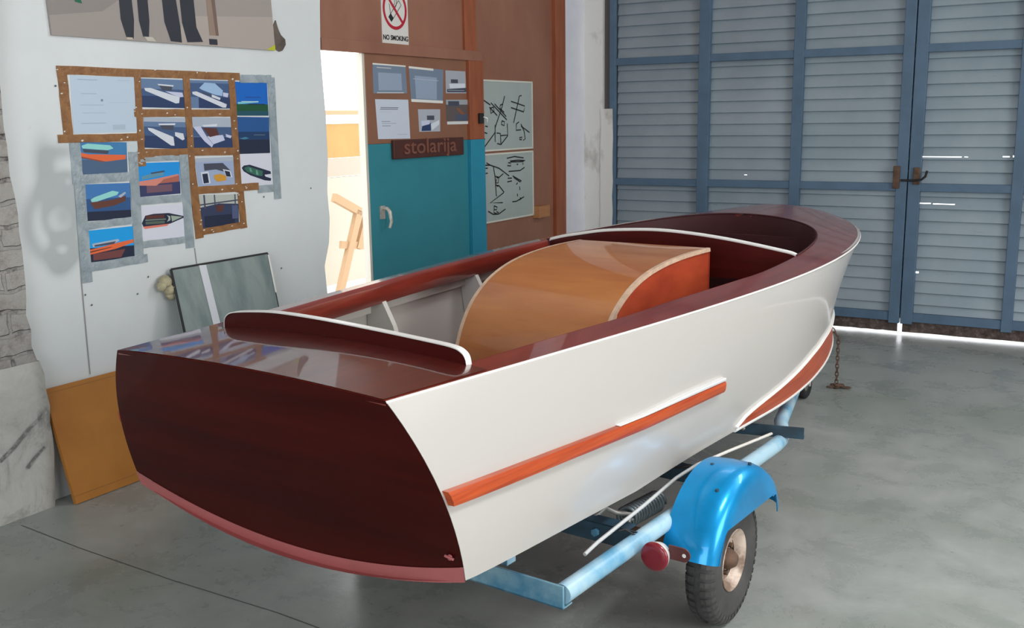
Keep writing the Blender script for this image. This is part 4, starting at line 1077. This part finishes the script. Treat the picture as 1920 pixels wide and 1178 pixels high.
# mid coaming and bulkhead
UM = 2.35
MC = [(-.585, 1.036), (-.574, 1.044), (-.50, 1.062), (-.444, 1.072), (-.3, 1.096), (-.12, 1.109), (0, 1.111), (.132, 1.104), (.25, 1.093), (.369, 1.078), (.50, 1.058), (.565, 1.046), (.590, 1.030)]
MC = catmull(MC, 5)
mb = MB()
fr = [Vector((v, UM-.006, z)) for v, z in MC]; bk = [Vector((v, UM+.008, z)) for v, z in MC]
def bh_half(z): return .56
for a_, nrm_ in ((fr, 1), (bk, -1)):
    mb.grid([[Vector((p.x*.99, p.y, .93)) for p in a_], a_], smooth=False)
mb.grid([fr, bk], smooth=False)
bh = mb.build('bulkhead', mat('red_mahogany_bulkhead', (.075, .006, .005), .4, coat=.15, spec=.2, col2=(.05, .004, .0035), nscale=3, stretch=(1, 1, 10)), boat, bo)
mb = MB(); mb.tube([Vector((v, UM+.001, z+.002)) for v, z in MC], .0085, 10); mb.build('bulkhead_cap', BEAD, bh, bo)
# cockpit sole and fore cockpit
mb = MB()
P = []
for i in range(31):
    u = .36+(UM-.36)*i/30; w = min(.60, .56+.03*u); P.append([Vector((-w, u, .585)), Vector((w, u, .585))])
mb.grid(P, smooth=False); mb.build('cockpit_sole', INNER, boat, bo)
mb = MB(); P = []
for i in range(31):
    u = UM+.01+(3.4-UM)*i/30; w = min(.60, max(.1, inner(min(u, 3.2))+.04)); P.append([Vector((-w, u, .62)), Vector((w, u, .62))])
mb.grid(P, smooth=False); mb.build('fore_sole', DARKIN, boat, bo)
mb = MB(); mb.box((-.45, 3.12, .60), (.45, 3.135, 1.02)); mb.build('fore_bulkhead', DARKIN, boat, bo)
# fore thwart and post seen in the front well
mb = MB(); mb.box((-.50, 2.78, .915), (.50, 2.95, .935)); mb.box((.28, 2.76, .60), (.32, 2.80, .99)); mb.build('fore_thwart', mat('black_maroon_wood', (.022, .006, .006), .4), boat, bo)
# inner ribs
for sg in (1, -1):
    for u in (1.16, 1.80):
        i = istation(u, .5); mb = MB()
        for du in (0,):
            pts = [side(i, s, sg, -.014) for s in (.10, .3, .5, .7, .9, .99)]
            ins = [side(i, s, sg, -d_) for s, d_ in ((.10, .08), (.3, .13), (.5, .15), (.7, .16), (.9, .165), (.99, .17))]
            a_ = [p for p in pts]; b_ = [p for p in ins]
            a2 = [p+Vector((0, .022, 0)) for p in a_]; b2 = [p+Vector((0, .022, 0)) for p in b_]
            for pp in (a_, a2, b_, b2): pass
            mb.grid([a_, b_], smooth=False); mb.grid([a2, b2], smooth=False); mb.grid([b_, b2], smooth=False)
            mb.add([a_[0], b_[0], b2[0], a2[0]], [(0, 1, 2, 3)])
        mb.build('rib', INNER, boat, bo)
    mb = MB(); P = []
    for k in range(30):
        u = .45+(2.25-.45)*k/29; i = istation(u, .2)
        P.append([side(i, .14, sg, -.013), side(i, .14, sg, -.035), side(i, .22, sg, -.035), side(i, .22, sg, -.013)])
    mb.grid(P, smooth=False); mb.build('stringer', INNER, boat, bo)

# engine box
EP = [(2.14, 1.080), (2.0, 1.081), (1.86, 1.078), (1.72, 1.068), (1.60, 1.050), (1.50, 1.022), (1.42, .985), (1.35, .935), (1.295, .87), (1.255, .79), (1.235, .70), (1.23, .586)]
EP = catmull(EP, 6)
W_ = .30
eb = bpy.data.objects.new('engine_box', None); C.objects.link(eb); eb.parent = boat
mb = MB()
mb.grid([[Vector((-W_, u, z)) for u, z in EP], [Vector((0, u, z)) for u, z in EP], [Vector((W_, u, z)) for u, z in EP]], smooth=True)
mb.build('curved_top', PLY, eb, bo)
for sg in (1, -1):
    mb = MB()
    rows = [[Vector((sg*(W_-.006), u, z-.010)) for u, z in EP], [Vector((sg*(W_-.006), u, .586)) for u, z in EP]]
    mb.grid(rows, smooth=False)
    mb.build('side_panel', PLYRED, eb, bo)
for sg in (1, -1):
    mb = MB()
    Pn = []
    for k, (u, z) in enumerate(EP):
        a_, b_ = EP[max(0, k-1)], EP[min(len(EP)-1, k+1)]; du, dz = b_[0]-a_[0], b_[1]-a_[1]; l = math.hypot(du, dz); nu, nz = dz/l, -du/l
        if nz > 0: nu, nz = -nu, -nz
        Pn.append([Vector((sg*(W_-.014), u, z+.001)), Vector((sg*(W_+.001), u, z+.001)), Vector((sg*(W_+.001), u+nu*-.0+(.014 if z < .95 else .003), z-.014 if z > .9 else z-.002))])
    mb.grid(Pn, smooth=False)
    mb.build('edge_strip', PLYEDGE, eb, bo)
mb = MB(); mb.add([(-W_, 2.14, 1.080), (W_, 2.14, 1.080), (W_, 2.14, .586), (-W_, 2.14, .586)], [(0, 1, 2, 3)]); mb.build('front_panel', PLYRED, eb, bo)

# ------------------------------------------------------------------ trailer
TA = math.radians(1.5)
trl = thing('boat_trailer', 'blue tube-frame boat trailer carrying the wooden motorboat', 'trailer', (BX, BY, 0), -(PSI+TA))
def T(u, v, z): return Vector((v, u, z))
ZT, HT = .40, .635
for sg in (1, -1):
    pts = [T(.47, sg*HT, ZT), T(1.2, sg*HT, ZT), T(1.90, sg*HT, ZT), T(1.98, sg*(HT-.008), ZT), T(2.06, sg*(HT-.035), ZT), T(2.2, sg*(HT-.095), ZT), T(4.1, sg*.035, ZT)]
    mb = MB(); mb.tube(pts, .027, 20); mb.build('side_tube', TUBE, trl)
mb = MB(); mb.box((-HT-.012, .455, ZT-.034), (HT+.012, .463, ZT+.028)); mb.box((-HT-.012, .455, ZT-.034), (HT+.012, .50, ZT-.030)); mb.build('rear_crossmember', TRBLUE, trl)
mb = MB(); mb.box((-HT, .86, ZT-.03), (HT, .866, ZT+.03)); mb.box((-HT, .86, ZT+.026), (HT-.03, .91, ZT+.031)); mb.build('mid_crossmember', NAVY, trl)
mb = MB(); mb.box((-HT, 1.42, ZT-.02), (HT, 1.47, ZT+.03)); mb.build('axle_crossmember', NAVY, trl)
for sg in (1, -1):
    A, B_ = Vector((sg*.25, 1.842, 0)), Vector((sg*.715, 1.975, 0)); d = (B_-A).normalized(); n = Vector((-d.y, d.x, 0))*.004
    mb = MB(); mb.prism([A+n+Vector((0, 0, .421)), B_+n+Vector((0, 0, .421)), B_-n+Vector((0, 0, .421)), A-n+Vector((0, 0, .421))], (0, 0, .041))
    m2 = Vector((-d.y, d.x, 0))*.035*(1 if sg > 0 else -1)
    mb.prism([A+Vector((0, 0, .418)), B_+Vector((0, 0, .418)), B_+m2+Vector((0, 0, .418)), A+m2+Vector((0, 0, .418))], (0, 0, .004))
    o = mb.build('bow_bracket', NAVY, trl)
    p_ = A.lerp(B_, .55)
    mb = MB(); mb.lathe([(-.008, .0001), (-.008, .007), (.004, .007)], 'y', (p_.x, p_.y-.004, .442), 12); mb.build('bolt', STEEL, o)
    # hull supports
    for u in (.51, .92, 1.45, 2.2):
        mb = MB(); x = sg*.44; zt_s = zchine(u)-(.05+.045*max(0, 1-u/.9))*(1-(.44/.6)**2)-.004; mb.box((x-.006, u-.02, ZT+.02), (x+.006, u+.02, zt_s)); mb.box((x-.02, u-.02, ZT+.02), (x+.006, u-.015, zt_s)); mb.build('hull_support', TUBE, trl)
    # bolts on the middle member
    mb = MB(); mb.lathe([(-.012, .0001), (-.012, .012), (0, .012)], 'y', (sg*.50, .86, ZT), 6, smooth=False); mb.build('bolt', TRBLUE, trl)
mb = MB(); mb.box((-.03, .47, ZT+.028), (.03, 1.45, ZT+.042)); mb.build('keel_beam', TRBLUE, trl)
mb = MB(); mb.tube([T(4.05, 0, ZT), T(4.28, 0, ZT), T(4.33, 0, ZT-.01)], [.034, .034, .03], 16); mb.build('coupling', RUST, trl)
# axle and swing arm
WU, WV, WR = 1.295, .708, .208
mb = MB(); mb.tube([T(1.30, -.70, .215), T(1.30, .70, .215)], .02, 12); 
for sg in (1, -1): mb.tube([T(1.30, sg*.55, .215), T(1.48, sg*.55, .36), T(1.5, sg*.55, .40)], .018, 10)
mb.build('axle', RUST, trl)
def coil(A, B_, r, wr, turns):
    A, B_ = Vector(A), Vector(B_); d = (B_-A); a = Vector((1, 0, 0)); t = d.normalized(); a = (a-t*a.dot(t)).normalized(); b = t.cross(a)
    mb = MB(); n = int(turns*18); pts = [A+d*(i/n)+(a*math.cos(2*PI*turns*i/n)+b*math.sin(2*PI*turns*i/n))*r for i in range(n+1)]
    mb.tube([A-d*.06]+pts+[B_+d*.06], wr, 8); return mb
for sg in (1, -1):
    s = coil(T(1.03, sg*.50, .385), T(1.24, sg*.50, .372), .030, .0058, 12).build('suspension_spring', DKSTEEL, trl)
    mb = MB(); mb.tube([T(.90, sg*.47, .425), T(.95, sg*.475, .44), T(1.0, sg*.485, .41), T(1.03, sg*.52, .40), T(1.0, sg*.53, .385)], .008, 8); mb.build('spring_hook', STEEL, s)
# conduit and cable along the right tube
mb = MB(); mb.tube([T(.66, .585, .425), T(.72, .587, .437), T(1.0, .583, .455), T(1.22, .575, .470), T(1.38, .572, .468)], .0058, 10); mb.build('cable_conduit', mat('grey_conduit', (.50, .52, .52), .4), trl)
mb = MB(); mb.tube([T(1.38, .572, .468), T(1.6, .585, .455), T(1.85, .60, .437), T(1.97, .605, .428)], .0055, 10); mb.build('cable_conduit', mat('cream_conduit', (.66, .63, .58), .5), trl)
mb = MB(); mb.tube([T(.82, .60, .44), T(.83, .615, .445), T(.85, .635, .425), T(.85, .65, .40)], .003, 8); mb.build('cable', RUBBER, trl); mb = MB(); mb.tube([T(1.38, .57, .466), T(1.35, .52, .455), T(1.34, .42, .445), T(1.36, .3, .44)], .004, 8); mb.build('cable', RUBBER, trl)
# clamp round the tube
mb = MB(); mb.tube([T(.845, HT, ZT), T(.875, HT, ZT)], .0255, 20); mb.build('pipe_clamp', TRBLUE, trl)
# tail lights
for sg in (1, -1):
    lu, lv, lz = .815, sg*.715, .392
    mb = MB(); mb.lathe([(0, .0001), (0, .036), (.012, .041), (.040, .030), (.046, .015), (.046, .0001)], 'y', (lv, lu, lz), 32)
    tl = mb.build('tail_light', mat('grey_light_housing', (.55, .55, .54), .4), trl)
    mb = MB(); mb.lathe([(-.006, .0001), (-.0055, .022), (-.004, .036), (0, .0415), (.006, .042)], 'y', (lv, lu, lz), 32); mb.build('lens', REDLENS, tl)
    mb = MB()
    tab = [(0, -.02), (.045, -.02)]+[(.045+.02*math.cos(a_), .02*math.sin(a_)) for a_ in [-PI/2+PI*k/8 for k in range(9)]]+[(.045, .02), (0, .02)]
    mb.prism([(lv+sg*(.03+x), lu+.03, lz+.012+z) for x, z in tab], (0, .005, 0)); mb.lathe([(-.001, .0001), (-.001, .006)], 'y', (lv+sg*.078, lu+.0295, lz+.012), 14, mi=1)
    mb.build('mounting_tab', [mat('maroon_tab', (.10, .025, .025), .5), BEAD], tl)
# wheels
def wheel(sg):
    c = (sg*WV, WU, WR)
    w = bpy.data.objects.new('wheel', None); C.objects.link(w); w.parent = trl; w.location = c; w.rotation_euler = (0, 0, sg*math.radians(2.5))
    mb = MB()
    prof = [(-.034, .096), (-.043, .112), (-.048, .140), (-.047, .168), (-.042, .190), (-.030, .2015), (0, .205), (.030, .2015), (.042, .190), (.047, .168), (.048, .140), (.043, .112), (.034, .096)]
    mb.lathe(prof, 'x', (0, 0, 0), 72)
    # tread lugs
    for k in range(44):
        a_ = 2*PI*k/44
        for sd_ in (1, -1):
            P = []
            for x, r in ((.012, .205), (.028, .202), (.042, .191), (.047, .178)):
                P.append((x*sd_, r))
            da = .040
            vs = []
            for (x, r) in P:
                for aa in (a_-da, a_+da): vs.append((x, (r+.0065)*math.cos(aa+(.03*sd_)), (r+.0065)*math.sin(aa+(.03*sd_))))
            for (x, r) in P:
                for aa in (a_-da, a_+da): vs.append((x, (r-.004)*math.cos(aa+(.03*sd_)), (r-.004)*math.sin(aa+(.03*sd_))))
            n = 8; fs = [(0, 1, 3, 2), (2, 3, 5, 4), (4, 5, 7, 6)]
            fs += [(0, 2, 10, 8), (2, 4, 12, 10), (4, 6, 14, 12), (1, 3, 11, 9), (3, 5, 13, 11), (5, 7, 15, 13), (0, 1, 9, 8), (6, 7, 15, 14)]
            mb.add(vs, fs, 0)
    mb.build('tyre', TYRE, w)
    mb = MB(); mb.lathe([(-.036*sg, .078), (-.039*sg, .101), (-.033*sg, .097), (-.024*sg, .083), (.0, .078), (.024*sg, .083), (.033*sg, .097), (.039*sg, .101), (.041*sg, .098), (.031*sg, .092), (.026*sg, .080), (.004*sg, .074)], 'x', (0, 0, 0), 48)
    # five-slot disc
    P = []
    for k in range(48):
        a_ = 2*PI*k/48; P.append([(x*sg, r*math.cos(a_), r*math.sin(a_)) for x, r in ((.005, .076), (.012, .066), (.016, .054), (.008, .044), (.006, .034))])
    nv = 5; vs = [p for r in P for p in r]; fs = []
    for k in range(48):
        hole = (k % 12) in (0, 1, 2, 3, 4, 5)
        for j in range(4):
            if hole and j in (1, 2): continue
            fs.append((k*nv+j, k*nv+j+1, ((k+1) % 48)*nv+j+1, ((k+1) % 48)*nv+j))
    mb.add(vs, fs, 0)
    mb.build('rim', RIM, w)
    mb = MB(); mb.lathe([(-.04*sg, .034), (.022*sg, .034), (.03*sg, .030), (.045*sg, .020), (.047*sg, .0001)], 'x', (0, 0, 0), 24); mb.build('hub', RUST, w)
    for k in range(4):
        a_ = 2*PI*(k/4+.18); mb = MB(); mb.lathe([(0, .008), (.02*sg, .008), (.02*sg, .0001)], 'x', (.004*sg, .030*math.cos(a_)*1.45, .030*math.sin(a_)*1.45), 6, smooth=False); mb.build('wheel_nut', RUST, w)
wheel(1); wheel(-1)
# fenders
def fender(sg):
    mb = MB(); P = []
    cu, cz = 1.265, .235
    n = 44
    for k in range(n+1):
        th_ = math.radians(163-(163-24)*k/n)
        R_ = .285+.012*math.sin(th_)
        if k > n*.9: R_ -= .012*((k-n*.9)/(n*.1))
        low = min(.250, max(.165, .165/max(.05, math.sin(th_))))
        if k > n*.88: low = .250-.02*((k-n*.88)/(n*.12))
        prof = [(.648, R_), (.70, R_+.004), (.76, R_+.003), (.785, R_-.003), (.803, R_-.014), (.812, R_-.030), (.815, min(R_-.045, max(low, R_-.06)) if low > R_-.05 else R_-.06), (.816, (low+R_-.06)/2 if low < R_-.06 else low-.001), (.816, low-.002)]
        P.append([Vector((sg*x, cu+r*math.cos(th_), cz+r*math.sin(th_))) for x, r in prof])
    mb.grid(P, smooth=True)
    o = mb.build('fender', FENDER, trl)
    s_ = o.modifiers.new('solid', 'SOLIDIFY'); s_.thickness = .003; crisp(o, 50)
    for (dx, th_) in ((.03, 95), (.12, 80), (.10, 118)):
        t_ = math.radians(th_); p = Vector((sg*(.66+dx), cu+.300*math.cos(t_), cz+.300*math.sin(t_)))
        mb = MB(); mb.tube([p-Vector((0, 0, .004)), p+Vector((0, 0, .003))], .006, 8); mb.build('fender_bolt', NAVY, o)
    mb = MB(); mb.box((sg*.640, 1.15, .385), (sg*.655, 1.40, .50)); mb.build('fender_stay', NAVY, trl)
fender(1); fender(-1)
# jockey wheel
mb = MB(); jc = (0.0, 3.955, .075)
mb.lathe([(-.02, .035), (-.026, .05), (-.026, .066), (-.018, .075), (.018, .075), (.026, .066), (.026, .05), (.02, .035)], 'x', jc, 32)
jw = mb.build('jockey_wheel', RUBBER, trl)
mb = MB(); mb.lathe([(-.018, .0001), (-.018, .036), (.018, .036), (.018, .0001)], 'x', jc, 20); mb.build('wheel_disc', STEEL, jw)
mb = MB(); mb.tube([T(3.955, .032, .075), T(3.955, .034, .17), T(3.955, 0, .19), T(3.955, 0, .62*0+.44)], .012, 10); mb.build('jockey_stem', STEEL, trl)
# chain hanging from the coupling
mb = MB()
cx, cu_ = .085, 4.27
zc_ = .375; k = 0
def link(mb, c, ax1, ax2, l=.017, w=.009, r=.0032):
    pts = [c+ax1*l*math.cos(2*PI*i/14)+ax2*w*math.sin(2*PI*i/14) for i in range(14)]; mb.tube(pts, r, 6, closed=True)
pt = Vector((.02, 4.27, .39)); tgt = Vector((cx, cu_, .30))
for i in range(4):
    c_ = pt.lerp(tgt, i/4); d = (tgt-pt).normalized(); link(mb, c_, d, Vector((0, 1, 0)) if i % 2 else d.cross(Vector((0, 1, 0))).normalized())
z = .30
while z > .02:
    link(mb, Vector((cx, cu_, z)), Vector((0, 0, 1)), Vector((1, 0, 0)) if k % 2 else Vector((0, 1, 0))); z -= .024; k += 1
for i in range(16):
    a_ = random.uniform(0, 2*PI); rr_ = random.uniform(.0, 1)
    c_ = Vector((cx+.06*rr_*math.cos(a_)+.01, cu_+.035*rr_*math.sin(a_), .008+random.uniform(0, .018)*(1-rr_)))
    b_ = random.uniform(0, PI); link(mb, c_, Vector((math.cos(b_), math.sin(b_), 0)), Vector((-math.sin(b_), math.cos(b_), 0)), .02, .012, .004)
mb.build('safety_chain', RUST, trl)

# ------------------------------------------------------------------ light
def area(name, loc, rot, sx, sy_, power, col=(1, 1, 1), spread=180):
    l = bpy.data.lights.new(name, 'AREA'); l.shape = 'RECTANGLE'; l.size = sx; l.size_y = sy_; l.energy = power; l.color = col; l.spread = math.radians(spread)
    o = bpy.data.objects.new(name, l); C.objects.link(o); o.location = loc; o.rotation_euler = rot; return o
# daylight through the window band in the right wall and the open rear end, plus an added overhead fill
area('daylight_right', (XR-.02, (WY0+WY1)/2, (WZ0+WZ1)/2), (0, PI/2, 0), WZ1-WZ0, WY1-WY0, 185, (1.0, .985, .965))
area('daylight_front_window', ((GX0+GX1)/2, YG-.04, (GZ0+GZ1)/2), (-PI/2, 0, 0), GX1-GX0, GZ1-GZ0, 190, (1.0, .985, .95))
area('floor_fill', (2.5, 2.1, ZC-.04), (0, 0, 0), 1.5, 2.0, 130, (1, 1, 1), 100)  # unseen overhead lamp added to brighten the floor, the ceiling is closed
area('daylight_back', (1.0, YB+.05, 2.2), (PI/2, 0, 0), 4.5, 3.0, 190, (.93, .97, 1.0))
win = MB(); win.box((XR+.02, WY0, WZ0), (XR+.06, WY1, WZ1)); struct(win.build('window_1', mat('frosted_pane', (.7, .7, .7), .4)))
sun = bpy.data.lights.new('sun', 'SUN'); sun.energy = .8; sun.angle = math.radians(.6); sun.color = (1, .95, .86)
so2 = bpy.data.objects.new('sun', sun); C.objects.link(so2)
dirv = Vector((-.55, -.62, -.80)).normalized()
so2.rotation_euler = dirv.to_track_quat('-Z', 'Y').to_euler(); so2.location = (-2, 12, 12)
w = bpy.data.worlds.new('world'); bpy.context.scene.world = w; w.use_nodes = True
bg = w.node_tree.nodes['Background']; bg.inputs['Color'].default_value = (.95, .97, 1, 1); bg.inputs['Strength'].default_value = 3.2

sc = bpy.context.scene
sc.view_settings.view_transform = 'Standard'; sc.view_settings.look = 'None'; sc.view_settings.gamma = 1; sc.view_settings.exposure = 0.2
sc.view_settings.use_curve_mapping = False
